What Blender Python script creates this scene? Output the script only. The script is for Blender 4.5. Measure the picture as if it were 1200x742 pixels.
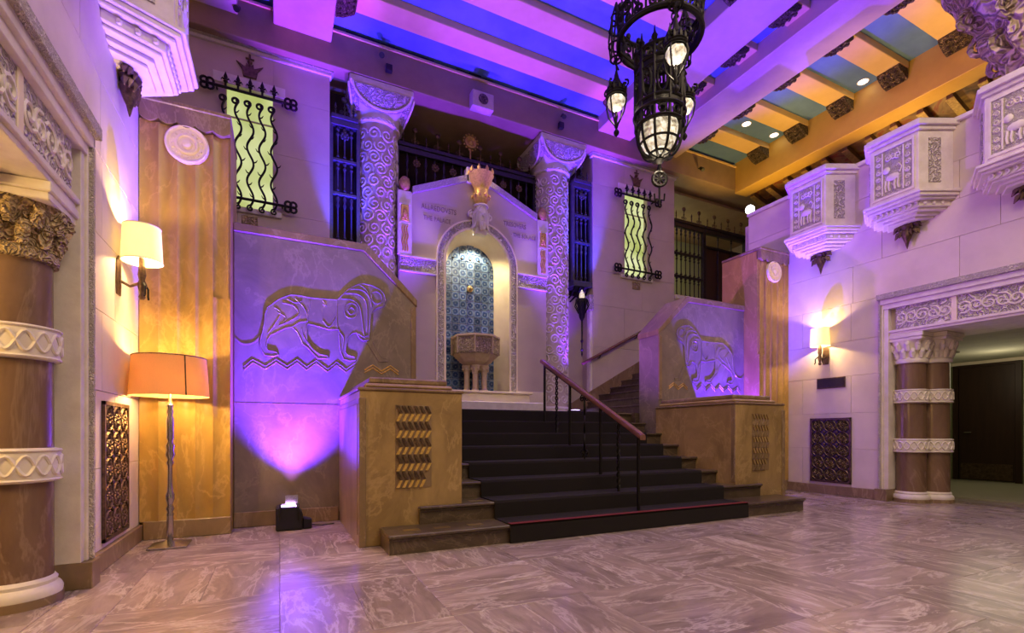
import bpy, bmesh, math, random
from math import sin, cos, pi, radians, sqrt, tan, atan2
from mathutils import Vector, Matrix
random.seed(7)
for o in list(bpy.data.objects): bpy.data.objects.remove(o)
SC = bpy.context.scene
COL = SC.collection

# ------------------------------------------------------------------ camera
C = 3.4205                       # X of the room's symmetry axis
YAW = 25.7376
cd = bpy.data.cameras.new('camera'); cam = bpy.data.objects.new('camera', cd); COL.objects.link(cam)
cam.location = (0, 0, 1.0); cam.rotation_euler = (pi/2, 0, -radians(YAW))
cd.sensor_width = 36; cd.lens = 566.51/1200*36; cd.shift_y = (506.75-371)/1200; cd.clip_start = .05
SC.camera = cam

# ------------------------------------------------------------------ world and exposure
w = bpy.data.worlds.new('world'); SC.world = w; w.use_nodes = True
w.node_tree.nodes['Background'].inputs[0].default_value = (1.0, .74, .54, 1)
w.node_tree.nodes['Background'].inputs[1].default_value = .17
SC.view_settings.view_transform = 'Standard'; SC.view_settings.look = 'None'
SC.view_settings.gamma = 1; SC.view_settings.use_curve_mapping = False
SC.view_settings.exposure = 0.0

def spot(name, loc, aim, col, power, angle, blend=.5, size=.05):
    d = bpy.data.lights.new(name, 'SPOT'); d.color = col; d.energy = power
    d.spot_size = radians(angle); d.spot_blend = blend; d.shadow_soft_size = size
    o = bpy.data.objects.new(name, d); COL.objects.link(o); o.location = loc
    o.rotation_euler = (Vector(aim)-Vector(loc)).to_track_quat('-Z', 'Y').to_euler(); return o
def point(name, loc, col, power, size=.04):
    d = bpy.data.lights.new(name, 'POINT'); d.color = col; d.energy = power; d.shadow_soft_size = size
    o = bpy.data.objects.new(name, d); COL.objects.link(o); o.location = loc; return o
def area(name, loc, aim, col, power, sx, sy):
    d = bpy.data.lights.new(name, 'AREA'); d.color = col; d.energy = power
    d.shape = 'RECTANGLE'; d.size = sx; d.size_y = sy
    o = bpy.data.objects.new(name, d); COL.objects.link(o); o.location = loc
    o.rotation_euler = (Vector(aim)-Vector(loc)).to_track_quat('-Z', 'Y').to_euler(); return o

XL_ = C-4.586
VIO = (.09, .015, 1.0); MAG = (.135, .02, 1.0); BLU = (.05, .04, 1.0)
WARM = (1.0, .62, .26); AMB = (1.0, .55, .16)
# coloured event uplights: by the lion reliefs, and at the feet of the landing columns
for s in (-1, 1):
    spot('uplight_lion', (C+s*3.30, 5.46, .30), (C+s*3.18, 5.82, 2.6), VIO, 3400, 88, 1.0, .04)
    spot('uplight_core', (C+s*3.30, 5.66, .30), (C+s*3.28, 5.80, 1.1), (.42, .14, 1.0), 75, 58, 1.0, .03)
    spot('uplight_cross', (C+s*2.02, 8.22, 1.50), (C-s*4.45, 4.3, 4.6 if s < 0 else 5.0), (.40, .10, 1.0) if s < 0 else (.28, .06, 1.0), 1350 if s < 0 else 1150, 48 if s < 0 else 34, .8, .06)
    spot('uplight_column', (C+s*2.25, 8.15, 1.50), (C+s*1.95, 8.55, 4.5), (.19, .03, 1.0), 520, 50, .8, .05)
    spot('uplight_ceiling', (C+s*1.15, 8.10, 1.50), (C+s*1.75, 6.1, 7.6), MAG, 4600, 64, .3, .08)
    spot('uplight_beam', (C+s*2.35, 8.12, 1.50), (C+s*3.05, 7.7, 7.4), (.24, .03, 1.0), 3000, 24, .6, .06)
    spot('uplight_gallery', (C+s*2.42, 8.05, 3.30), (C+s*2.40, 8.65, 5.6), BLU, 900, 34, .6, .04)
# unseen area light added overhead as general warm fill for the lobby
area('lobby_fill', (C, .2, 7.25), (C, .2001, 0), (1.0, .77, .54), 420, 6, 2.6)
# mezzanine lamps on the aisle side
for s in (-1, 1):
    for y in (2.6, 5.0, 7.3):
        spot('mezzanine_uplight', (C+s*6.15, y, 5.0), (C+s*6.05, y, 7.6), (1.0, .58, .12), 190 if s > 0 else 150, 84, .6, .1)
for y in (3.9, 5.2): spot('timber_uplight', (11.2, y, 5.0), (11.15, y-.2, 6.8), (1.0, .70, .25), 70, 62, .7, .08)
for x in (1.55, 5.13): spot('fountain_spot', (x, 8.10, 7.22), (C+(.35 if x > 3 else -.1), 8.5, 2.0), (1.0, .80, .36), 520, 18, .9, .03)
for x in (1.55, 5.13): spot('crown_spot', (x, 8.06, 7.24), (C+.02, 8.46, 5.55), (1.0, .74, .30), 260, 15, .9, .03)
spot('niche_lamp', (C, 8.72, 4.78), (C, 8.80, 1.7), (1.0, .80, .42), 120, 120, .5, .03)
point('passage_lamp', (XL_-1.35, 2.6, 1.9), (1.0, .62, .20), 110, .15)
point('hall_lamp', (11.6, 4.0, 2.25), (1.0, .86, .58), 24, .7)

# ------------------------------------------------------------------ materials
MATS = {}
def nmat(name):
    m = bpy.data.materials.new(name); m.use_nodes = True
    nt = m.node_tree; b = nt.nodes['Principled BSDF']
    MATS[name] = m
    return m, nt, b
def ramp(nt, stops):
    r = nt.nodes.new('ShaderNodeValToRGB'); e = r.color_ramp.elements
    while len(e) < len(stops): e.new(.5)
    for k, (p, c) in enumerate(stops):
        e[k].position = p; e[k].color = (*c, 1)
    return r
def coords(nt, scale=(1, 1, 1), rand=False):
    tc = nt.nodes.new('ShaderNodeTexCoord'); mp = nt.nodes.new('ShaderNodeMapping')
    mp.inputs['Scale'].default_value = scale
    if rand:
        oi = nt.nodes.new('ShaderNodeObjectInfo'); mu = nt.nodes.new('ShaderNodeMath'); mu.operation = 'MULTIPLY'
        mu.inputs[1].default_value = 57.0; nt.links.new(oi.outputs['Random'], mu.inputs[0])
        ad = nt.nodes.new('ShaderNodeVectorMath'); ad.operation = 'ADD'
        nt.links.new(tc.outputs['Object'], ad.inputs[0]); nt.links.new(mu.outputs[0], ad.inputs[1])
        nt.links.new(ad.outputs[0], mp.inputs['Vector'])
    else:
        nt.links.new(tc.outputs['Object'], mp.inputs['Vector'])
    return mp
def noise(nt, vec, scale, detail=6, rough=.6, dist=0):
    n = nt.nodes.new('ShaderNodeTexNoise'); n.inputs['Scale'].default_value = scale
    n.inputs['Detail'].default_value = detail; n.inputs['Roughness'].default_value = rough
    n.inputs['Distortion'].default_value = dist
    nt.links.new(vec.outputs[0], n.inputs['Vector']); return n
def bump(nt, b, src, strength, dist=.01):
    bm_ = nt.nodes.new('ShaderNodeBump'); bm_.inputs['Strength'].default_value = strength
    bm_.inputs['Distance'].default_value = dist
    nt.links.new(src, bm_.inputs['Height']); nt.links.new(bm_.outputs[0], b.inputs['Normal'])
def simple(name, c1, c2=None, rough=.6, metal=0, scale=6, bmp=0, bscale=None, emit=None, estr=0, rand=False, stretch=(1, 1, 1)):
    m, nt, b = nmat(name); b.inputs['Roughness'].default_value = rough; b.inputs['Metallic'].default_value = metal
    mp = coords(nt, stretch, rand); n = noise(nt, mp, scale)
    c2 = c2 or tuple(min(1, x*.8) for x in c1)
    r = ramp(nt, [(.32, c2), (.68, c1)]); nt.links.new(n.outputs[0], r.inputs[0]); nt.links.new(r.outputs[0], b.inputs['Base Color'])
    if bmp:
        n2 = noise(nt, mp, bscale or scale*4, 4); bump(nt, b, n2.outputs[0], bmp)
    if emit:
        b.inputs['Emission Color'].default_value = (*emit, 1); b.inputs['Emission Strength'].default_value = estr
    return m
def carved(name, c1, c2, scale, rough=.7, strength=.9, dist=.03):
    """stone with fine carved interlace: voronoi edges give relief and a darker tone in the grooves"""
    m, nt, b = nmat(name); b.inputs['Roughness'].default_value = rough
    mp = coords(nt); v = nt.nodes.new('ShaderNodeTexVoronoi'); v.feature = 'SMOOTH_F1'; v.inputs['Scale'].default_value = scale
    n = noise(nt, mp, scale*.5, 3, .5); mixv = nt.nodes.new('ShaderNodeMixRGB'); mixv.inputs[0].default_value = .18
    nt.links.new(mp.outputs[0], mixv.inputs[1]); nt.links.new(n.outputs['Color'], mixv.inputs[2])
    nt.links.new(mixv.outputs[0], v.inputs['Vector'])
    wv = nt.nodes.new('ShaderNodeMath'); wv.operation = 'MULTIPLY'; wv.inputs[1].default_value = 26
    sn = nt.nodes.new('ShaderNodeMath'); sn.operation = 'SINE'
    nt.links.new(v.outputs['Distance'], wv.inputs[0]); nt.links.new(wv.outputs[0], sn.inputs[0])
    r = ramp(nt, [(.0, c2), (.75, c1)]); nt.links.new(sn.outputs[0], r.inputs[0]); nt.links.new(r.outputs[0], b.inputs['Base Color'])
    bump(nt, b, sn.outputs[0], strength, dist); return m
def marble(name, base, dark, vein, rough, scale, stretch=(1, 1, 1), rand=False, veinw=.03, tone=0):
    m, nt, b = nmat(name); b.inputs['Roughness'].default_value = rough
    mp = coords(nt, stretch, rand)
    n1 = noise(nt, mp, scale, 8, .66, .7); r1 = ramp(nt, [(.3, dark), (.7, base)]); nt.links.new(n1.outputs[0], r1.inputs[0])
    n2 = noise(nt, mp, scale*.8, 6, .62, .5)
    sub = nt.nodes.new('ShaderNodeMath'); sub.operation = 'SUBTRACT'; sub.inputs[1].default_value = .5
    ab = nt.nodes.new('ShaderNodeMath'); ab.operation = 'ABSOLUTE'
    nt.links.new(n2.outputs[0], sub.inputs[0]); nt.links.new(sub.outputs[0], ab.inputs[0])
    rv = ramp(nt, [(0, (1, 1, 1)), (veinw, (0, 0, 0))]); nt.links.new(ab.outputs[0], rv.inputs[0])
    n3 = noise(nt, mp, scale*.45, 2); mk = nt.nodes.new('ShaderNodeMath'); mk.operation = 'MULTIPLY'
    nt.links.new(rv.outputs[0], mk.inputs[0]); nt.links.new(n3.outputs[0], mk.inputs[1])
    mx = nt.nodes.new('ShaderNodeMixRGB'); mx.inputs[2].default_value = (*vein, 1)
    nt.links.new(mk.outputs[0], mx.inputs[0]); nt.links.new(r1.outputs[0], mx.inputs[1])
    out = mx.outputs[0]
    if tone:
        oi = nt.nodes.new('ShaderNodeObjectInfo'); mr = nt.nodes.new('ShaderNodeMapRange')
        mr.inputs['To Min'].default_value = 1-tone; mr.inputs['To Max'].default_value = 1+tone
        nt.links.new(oi.outputs['Random'], mr.inputs['Value'])
        hs = nt.nodes.new('ShaderNodeHueSaturation'); nt.links.new(mr.outputs[0], hs.inputs['Value']); nt.links.new(out, hs.inputs['Color']); out = hs.outputs[0]
    nt.links.new(out, b.inputs['Base Color'])
    bump(nt, b, n1.outputs[0], .06, .01)
    return m
marble('floor_marble', (.43, .335, .305), (.21, .158, .145), (.70, .60, .55), .20, 2.4, (.8, 2.7, 1), True, .036, .16)
simple('grout', (.24, .19, .18), rough=.7)
marble('brown_marble', (.42, .285, .115), (.225, .145, .055), (.52, .36, .16), .34, 2.3, (1, 1, .8), False, .022)
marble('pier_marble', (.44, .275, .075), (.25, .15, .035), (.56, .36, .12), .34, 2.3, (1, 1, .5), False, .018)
marble('slab_marble', (.26, .205, .155), (.145, .112, .085), (.33, .265, .20), .30, 2.3, (1, 1, .8), False, .022)
marble('brown_marble_b', (.30, .20, .105), (.15, .10, .052), (.42, .31, .19), .30, 2.6, (1, 1, .5), False, .02)
marble('shaft_marble', (.25, .155, .10), (.13, .075, .045), (.33, .22, .15), .25, 2.4, (1, 1, .35), False, .02)
marble('step_marble', (.115, .082, .052), (.05, .034, .022), (.2, .15, .10), .28, 5, (.6, 1, 1), False, .02)
simple('wall_stone', (.70, .60, .52), (.60, .51, .44), .72, scale=2.2, bmp=.08, bscale=40, rand=True)
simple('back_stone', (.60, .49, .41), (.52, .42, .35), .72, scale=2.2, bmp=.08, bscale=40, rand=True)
simple('plaster', (.56, .46, .39), (.49, .40, .34), .75, scale=2)
simple('white_stone', (.80, .74, .66), (.66, .59, .51), .6, scale=7, bmp=.1, bscale=50)
simple('cream', (.84, .74, .56), (.76, .65, .47), .6, scale=5)
carved('carved_stone', (.78, .71, .63), (.55, .48, .42), 15, .7, .9, .02)
carved('carved_fine', (.74, .67, .59), (.56, .49, .43), 30, .7, .8, .012)
carved('carved_warm', (.66, .50, .29), (.46, .33, .18), 17, .7, .9, .03)
simple('tan_stone', (.56, .43, .30), (.44, .33, .22), .65, scale=9, bmp=.1, bscale=50)
carved('carved_tan', (.58, .45, .31), (.34, .25, .16), 17, .7, .9, .02)
carved('carved_big', (.74, .58, .46), (.48, .35, .25), 7, .7, .9, .05)
carved('carved_dark', (.30, .22, .12), (.06, .04, .025), 22, .6, .9, .02)
simple('strip_paint', (.80, .57, .24), (.72, .50, .20), .65, scale=3)
simple('ochre_paint', (.76, .49, .10), (.68, .42, .08), .6, scale=3)
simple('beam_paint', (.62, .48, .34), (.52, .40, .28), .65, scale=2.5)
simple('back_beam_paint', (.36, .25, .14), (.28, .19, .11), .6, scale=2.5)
simple('gallery_metal', (.075, .075, .12), (.045, .045, .08), .4, .15, 20, .1)
simple('panel_blue', (.13, .26, .52), (.09, .19, .42), .7, scale=2.0, rand=True)
simple('timber', (.16, .085, .04), (.07, .035, .018), .5, scale=6, stretch=(1, 6, 1))
simple('iron', (.022, .019, .018), (.010, .009, .009), .5, .7, 20, .1)
simple('bronze_dark', (.050, .043, .048), (.024, .02, .024), .42, .55, 20, .1)
simple('bronze', (.20, .13, .075), (.07, .045, .03), .45, .75, 25, .15)
simple('gilt', (.80, .54, .15), (.52, .32, .07), .34, .35, 30, .3)
simple('gilt_dull', (.60, .40, .12), (.34, .21, .06), .42, .3, 30, .3)
simple('brass', (.62, .48, .22), None, .3, .9, 12)
simple('steel', (.55, .52, .50), None, .22, .95, 12)
simple('black_plastic', (.012, .012, .014), None, .4, 0, 12)
simple('grey_plastic', (.55, .47, .40), None, .6, 0, 12)
simple('dark_plate', (.05, .04, .04), None, .35, .4, 12)
simple('carpet', (.010, .0055, .005), (.005, .0025, .0022), .95, 0, 120, .6, 300)
simple('red_carpet', (.16, .008, .012), None, .9, 0, 120, .5, 300)
simple('rail_wood', (.20, .085, .06), (.13, .055, .04), .22, 0, 4, stretch=(8, 1, 8))
simple('dark_curtain', (.035, .014, .012), (.02, .008, .007), .8, 0, 3, stretch=(6, 1, .5))
simple('hall_wall', (.44, .47, .27), (.40, .43, .24), .8, scale=2)
simple('hall_ceiling', (.62, .60, .45), None, .8, scale=2)
simple('hall_carpet', (.36, .34, .24), (.28, .27, .19), .95, 0, 60, .3, 200)
simple('door_wood', (.045, .020, .012), (.03, .013, .008), .4, 0, 3, stretch=(5, 5, .6))
simple('tile_grout', (.62, .66, .68), None, .6)
simple('letter', (.30, .22, .20), None, .8)
simple('lens', (.5, .3, .9), None, .1, 0, 5, emit=(.62, .38, 1.0), estr=7)
def emissive(name, col, s, base=None):
    return simple(name, base or col, None, .5, 0, 4, emit=col, estr=s)
emissive('bulb', (1, .93, .80), 9); emissive('downlight_glass', (1, .95, .82), 6)
def lantern_glass():
    m, nt, b = nmat('lantern_glass'); n = noise(nt, coords(nt), 16, 3, .6, 1.5)
    r = ramp(nt, [(.36, (.10, .08, .05)), (.5, (.62, .52, .34)), (.62, (1, .95, .80))]); nt.links.new(n.outputs[0], r.inputs[0])
    nt.links.new(r.outputs[0], b.inputs['Emission Color']); b.inputs['Emission Strength'].default_value = 1.0
    b.inputs['Base Color'].default_value = (.6, .57, .5, 1); b.inputs['Roughness'].default_value = .2
lantern_glass()
emissive('mezz_bulb', (1, 1, .98), 12)
def shade_mat(name, col, estr, ecol, trl=.35):
    m, nt, b = nmat(name); n = noise(nt, coords(nt, (40, 40, 6)), 8, 2)
    r = ramp(nt, [(.3, tuple(x*.92 for x in col)), (.7, col)]); nt.links.new(n.outputs[0], r.inputs[0])
    d = nt.nodes.new('ShaderNodeBsdfDiffuse'); t = nt.nodes.new('ShaderNodeBsdfTranslucent'); mx = nt.nodes.new('ShaderNodeMixShader'); mx.inputs[0].default_value = trl
    e = nt.nodes.new('ShaderNodeEmission'); e.inputs[0].default_value = (*ecol, 1); e.inputs[1].default_value = estr
    ad = nt.nodes.new('ShaderNodeAddShader')
    nt.links.new(r.outputs[0], d.inputs[0]); nt.links.new(r.outputs[0], t.inputs[0])
    nt.links.new(d.outputs[0], mx.inputs[1]); nt.links.new(t.outputs[0], mx.inputs[2])
    nt.links.new(mx.outputs[0], ad.inputs[0]); nt.links.new(e.outputs[0], ad.inputs[1])
    nt.links.new(ad.outputs[0], nt.nodes['Material Output'].inputs[0]); return m
shade_mat('sconce_shade', (.90, .80, .58), .75, (1, .72, .26), .22)
shade_mat('lamp_shade', (.66, .40, .20), .12, (1, .45, .08), .25)
def window_mat():
    m, nt, b = nmat('window_glow'); mp = coords(nt); n = noise(nt, mp, 1.3, 2)
    r = ramp(nt, [(.3, (.42, .50, .10)), (.62, (.80, .86, .42)), (.8, (.95, .98, .75))]); nt.links.new(n.outputs[0], r.inputs[0])
    nt.links.new(r.outputs[0], b.inputs['Emission Color']); b.inputs['Emission Strength'].default_value = .85
    b.inputs['Base Color'].default_value = (.2, .22, .1, 1); b.inputs['Roughness'].default_value = .3
window_mat()
def blue_tile():
    m, nt, b = nmat('blue_tile'); b.inputs['Roughness'].default_value = .15
    mp = coords(nt, (1, 1, 1)); sx = nt.nodes.new('ShaderNodeSeparateXYZ'); nt.links.new(mp.outputs[0], sx.inputs[0])
    ln = nt.nodes.new('ShaderNodeVectorMath'); ln.operation = 'LENGTH'
    cb = nt.nodes.new('ShaderNodeCombineXYZ'); nt.links.new(sx.outputs['X'], cb.inputs[0]); nt.links.new(sx.outputs['Z'], cb.inputs[2]); nt.links.new(cb.outputs[0], ln.inputs[0])
    n = noise(nt, coords(nt, (1, 1, 1), True), 26, 4); ad = nt.nodes.new('ShaderNodeMath'); ad.operation = 'MULTIPLY_ADD'; ad.inputs[1].default_value = .06
    nt.links.new(n.outputs[0], ad.inputs[0]); nt.links.new(ln.outputs['Value'], ad.inputs[2])
    r = ramp(nt, [(.030, (.30, .38, .48)), (.05, (.02, .05, .15)), (.075, (.035, .08, .21)), (.095, (.20, .29, .44)), (.112, (.045, .09, .23))])
    nt.links.new(ad.outputs[0], r.inputs[0]); oi = nt.nodes.new('ShaderNodeObjectInfo'); mr = nt.nodes.new('ShaderNodeMapRange')
    mr.inputs['To Min'].default_value = .55; mr.inputs['To Max'].default_value = 1.5; nt.links.new(oi.outputs['Random'], mr.inputs['Value'])
    hs = nt.nodes.new('ShaderNodeHueSaturation'); nt.links.new(mr.outputs[0], hs.inputs['Value']); nt.links.new(r.outputs[0], hs.inputs['Color'])
    nt.links.new(hs.outputs[0], b.inputs['Base Color'])
blue_tile()
def painted_panel():
    m, nt, b = nmat('painted_panel'); b.inputs['Roughness'].default_value = .45
    n = noise(nt, coords(nt, (1, 1, 1), True), 3.2, 3, .5, 1.0)
    r = ramp(nt, [(.3, (.05, .03, .015)), (.45, (.20, .10, .03)), (.56, (.34, .20, .05)), (.64, (.30, .06, .02)), (.72, (.10, .10, .05))])
    nt.links.new(n.outputs[0], r.inputs[0]); nt.links.new(r.outputs[0], b.inputs['Base Color'])
painted_panel()
M = MATS

# ------------------------------------------------------------------ mesh helpers
class MB:
    def __init__(s): s.v = []; s.f = []
    def add(s, vs, fs):
        n = len(s.v); s.v += [tuple(p) for p in vs]; s.f += [tuple(i+n for i in f) for f in fs]; return s
    def box(s, x0, x1, y0, y1, z0, z1):
        return s.add([(x0,y0,z0),(x1,y0,z0),(x1,y1,z0),(x0,y1,z0),(x0,y0,z1),(x1,y0,z1),(x1,y1,z1),(x0,y1,z1)],
                     [(0,3,2,1),(4,5,6,7),(0,1,5,4),(1,2,6,5),(2,3,7,6),(3,0,4,7)])
    def prism(s, poly, a, b, ax='y'):
        """poly of 2D points; ax = axis of extrusion: y -> (x,z), z -> (x,y), x -> (y,z)"""
        mk = {'y': lambda p, t: (p[0], t, p[1]), 'z': lambda p, t: (p[0], p[1], t), 'x': lambda p, t: (t, p[0], p[1])}[ax]
        n = len(poly); vs = [mk(p, a) for p in poly]+[mk(p, b) for p in poly]
        fs = [tuple(range(n-1, -1, -1)), tuple(range(n, 2*n))]+[(i, (i+1) % n, n+(i+1) % n, n+i) for i in range(n)]
        return s.add(vs, fs)
    def loft(s, rings, cap=True, close=True):
        n = len(rings[0]); vs = [p for r in rings for p in r]; fs = []
        for k in range(len(rings)-1):
            for i in range(n if close else n-1):
                j = (i+1) % n; fs.append((k*n+i, k*n+j, (k+1)*n+j, (k+1)*n+i))
        if cap: fs += [tuple(range(n-1, -1, -1)), tuple(range((len(rings)-1)*n, len(rings)*n))]
        return s.add(vs, fs)
    def lathe(s, prof, c, n=24, cap=True, sx=1, sy=1, rot=0):
        return s.loft([[(c[0]+r*sx*cos(rot+2*pi*i/n), c[1]+r*sy*sin(rot+2*pi*i/n), c[2]+z) for i in range(n)] for r, z in prof], cap)
    def tube(s, pts, r, n=6, closed=False):
        pts = [Vector(p) for p in pts]; m = len(pts); rings = []
        rr = r if isinstance(r, (list, tuple)) else [r]*m
        t0 = (pts[1]-pts[0]).normalized(); up = Vector((0, 0, 1)) if abs(t0.z) < .9 else Vector((0, 1, 0))
        nrm = t0.cross(up).normalized()
        for i, p in enumerate(pts):
            if closed: t = pts[(i+1) % m]-pts[i-1]
            else: t = pts[min(i+1, m-1)]-pts[max(i-1, 0)]
            if t.length < 1e-9: t = t0
            t.normalize(); nrm = nrm-t*nrm.dot(t)
            if nrm.length < 1e-6: nrm = t.orthogonal()
            nrm.normalize(); b = t.cross(nrm)
            rings.append([p+(nrm*cos(2*pi*k/n)+b*sin(2*pi*k/n))*rr[i] for k in range(n)])
        if closed: rings.append(rings[0]); return s.loft(rings, False)
        return s.loft(rings, True)
    def sphere(s, c, r, n=10, m=6, sx=1, sy=1, sz=1):
        rings = [[(c[0]+sx*r*sin(pi*(k+.02)/(m+.04))*cos(2*pi*i/n), c[1]+sy*r*sin(pi*(k+.02)/(m+.04))*sin(2*pi*i/n), c[2]-sz*r*cos(pi*(k+.02)/(m+.04))) for i in range(n)] for k in range(m+1)]
        return s.loft(rings)
    def xf(s, fn): s.v = [tuple(fn(*p)) for p in s.v]; return s
    def build(s, name, mat, parent=None, smooth=False, bevel=0, kind=None, origin=None):
        me = bpy.data.meshes.new(name); off = Vector(parent['_o']) if parent is not None and '_o' in parent else Vector((0, 0, 0))
        if origin is not None: off = Vector(origin)
        bm = bmesh.new(); vs = [bm.verts.new((p[0]-off.x, p[1]-off.y, p[2]-off.z)) for p in s.v]
        for f in s.f:
            try: bm.faces.new([vs[i] for i in f])
            except ValueError: pass
        bmesh.ops.recalc_face_normals(bm, faces=bm.faces[:])
        if bevel: bmesh.ops.bevel(bm, geom=[e for e in bm.edges if len(e.link_faces) == 2 and e.calc_face_angle(0) > .6], offset=bevel, segments=1, affect='EDGES', clamp_overlap=True)
        bm.to_mesh(me); bm.free(); me.materials.append(M[mat] if isinstance(mat, str) else mat)
        if smooth:
            me.polygons.foreach_set('use_smooth', [True]*len(me.polygons))
            try: me.set_sharp_from_angle(angle=radians(42))
            except Exception: pass
        o = bpy.data.objects.new(name, me); COL.objects.link(o)
        if parent is not None:
            o.parent = parent
            if '_o' in parent: o['_o'] = list(off)
            if origin is not None: o.location = off-Vector(parent['_o'])
        elif origin is not None: o.location = off
        if kind: o['kind'] = kind
        return o
ALLT = []
def thing(name, label, cat, loc=(0, 0, 0), group=None, kind=None):
    o = bpy.data.objects.new(name, None); COL.objects.link(o); o.location = loc; o.empty_display_size = .1
    o['_o'] = list(map(float, loc)); tag(o, label, cat, group, kind); return o
def tag(o, label, cat, group=None, kind=None):
    if label: o['label'] = label
    if cat: o['category'] = cat
    if group: o['group'] = group
    if kind: o['kind'] = kind
    return o
def struct(name, label, cat, loc=(0, 0, 0)): return thing(name, label, cat, loc, None, 'structure')
def place(src, parent, loc, rz=0):
    """another object that shares src's mesh"""
    o = src.copy(); COL.objects.link(o); o.parent = parent; o.location = loc; o.rotation_euler = (0, 0, rz); return o
def copy_tree(o, parent=None):
    c = o.copy(); COL.objects.link(c); c.parent = parent
    for ch in list(o.children): copy_tree(ch, c)
    return c
def bx(name, mat, parent, x0, x1, y0, y1, z0, z1, bevel=0):
    return MB().box(min(x0, x1), max(x0, x1), min(y0, y1), max(y0, y1), z0, z1).build(name, mat, parent, bevel=bevel)
def spiral(cx, cz, r0, turns=1.6, n=20, a0=0, sg=1):
    return [(cx+r0*(1-.85*k/n)*cos(a0+sg*2*pi*turns*k/n), cz+r0*(1-.85*k/n)*sin(a0+sg*2*pi*turns*k/n)) for k in range(n+1)]

R_, T_, Y0 = .1645, .3494, 3.93          # stair riser, tread, first nosing
LZ = 8*R_                                  # landing level
WU, PU, LU, YL, YB, YP = 4.586, 3.851, 1.926, 5.8065, 6.273, 5.514
XL, XR = C-WU, C+WU

# ================================================================== FLOOR
fl = struct('floor', 'polished rose grey marble floor of large streaked slabs', 'floor')
MB().box(XL-.6, 9.55, -2.5, 9.2, -.12, -.022).build('floor_bed', 'grout', fl)
G = .0010
def tile_mesh(lx, ly, nm='tile'):
    return MB().box(-lx/2+G, lx/2-G, -ly/2+G, ly/2-G, -.03, 0).build(nm, 'floor_marble', fl, bevel=.0012)
def in_stair(x0, x1, y0, y1):
    return x0 > C-1.8 and x1 < C+1.8 and y0 > Y0+.1
mod = (2*WU-2*.316)/10; fx0 = XL+.316
bt = tile_mesh(mod, mod/2); first = True
for j in range(-3, 8):
    for i in range(10):
        xa = fx0+i*mod; ya = -.05+j*mod
        if ya > 5.6: continue
        for k in (0, 1):
            if (i+j) % 2: cx, cy, rz = xa+mod/2, ya+mod*(.25+.5*k), 0
            else: cx, cy, rz = xa+mod*(.25+.5*k), ya+mod/2, pi/2
            if in_stair(cx-.4, cx+.4, cy-.4, cy+.4) or (abs(cx-C) > 1.95 and abs(cx-C) < 2.7 and cy > 4.75) or cy > 6.1: continue
            z = random.uniform(-.0006, 0)
            rz += random.choice((0, pi))
            if first: bt.location = (cx, cy, z); bt.rotation_euler = (0, 0, rz); first = False
            else: place(bt, fl, (cx, cy, z), rz)
bt2 = tile_mesh(.90, .316); first = True
for s in (-1, 1):
    for j in range(-2, 7):
        p = (C+s*(WU-.158), .24+j*.90, 0)
        if first: bt2.location = p; bt2.rotation_euler = (0, 0, pi/2); first = False
        else: place(bt2, fl, p, pi/2)
for s in (-1, 1):                       # threshold slabs in the portals
    for j in range(4):
        place(bt2, fl, (C+s*(WU+.16), 1.1+j*.9, 0), pi/2)
        place(bt2, fl, (C+s*(WU+.475), 1.4+j*.9, 0), pi/2)
        place(bt2, fl, (C+s*(WU+.79), 1.1+j*.9, 0), pi/2)

# ================================================================== SIDE WALLS (ashlar) with portals
DY0, DY1, DZ = 1.05, 3.95, 2.41           # portal opening
def side_wall(s):
    nm = 'wall_right' if s > 0 else 'wall_left'
    o = struct(nm, 'pale limestone wall of large blocks with three bay oriels' if s > 0 else 'pale limestone wall of large blocks behind the floor lamp', 'wall')
    X = lambda u: C+s*u
    def B(n, m, u0, u1, y0, y1, z0, z1, bev=0): return bx(n, m, o, X(u0), X(u1), y0, y1, z0, z1, bev)
    t0, t1 = WU+.02, WU+.40
    B('wall_core', 'plaster', t0, t1, DY1+.1, 6.30, 0, 5.06); B('wall_core', 'plaster', t0, t1, -2.5, DY0-.1, 0, 5.06)
    B('wall_core', 'plaster', t0, t1, DY0-.1, DY1+.1, 3.0, 5.06)
    B('parapet_cap', 'white_stone', WU-.05, t1+.03, -2.5, 6.30, 5.06, 5.12, .008)
    # ashlar courses
    zs = [.145, .74, 1.30, 1.88, 2.42, 3.0, 3.565, 4.06, 4.56, 5.06]
    g = .0018
    for r in range(len(zs)-1):
        z0, z1 = zs[r], zs[r+1]
        yend = 5.514 if z1 < 4.2 else 6.30
        ys = [4.075]+([4.80] if r % 2 else [4.48])+([5.25] if r % 2 == 0 else [])+[yend] if z1 <= 3.01 else \
             [-2.5, -1.2, .1+.3*(r % 2), 1.5+.3*(r % 2), 2.75+.4*(r % 2), 4.05+.4*(r % 2), yend]
        ys = sorted(set(ys))
        if z1 <= 3.01: segs = list(zip(ys[:-1], ys[1:]))+[(-2.5, -.9), (-.9, DY0-.125)]
        else: segs = list(zip(ys[:-1], ys[1:]))
        for a, b in segs:
            if b-a > .05: B('block', 'wall_stone', WU, t0+.01, a+g, b-g, z0+g, z1-g, .0025)
    return o
WL, WR = side_wall(-1), side_wall(1)
for s in (-1, 1):
    o = struct('baseboard_right' if s > 0 else 'baseboard_left', 'brown marble skirting at the foot of the limestone wall', 'baseboard')
    X = lambda u: C+s*u
    bx('board', 'brown_marble_b', o, X(WU-.03), X(WU+.05), 4.12, 5.513, .001, .145, .006)
    bx('board', 'brown_marble_b', o, X(WU-.03), X(WU+.05), -2.5, .86, .001, .145, .006)

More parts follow.
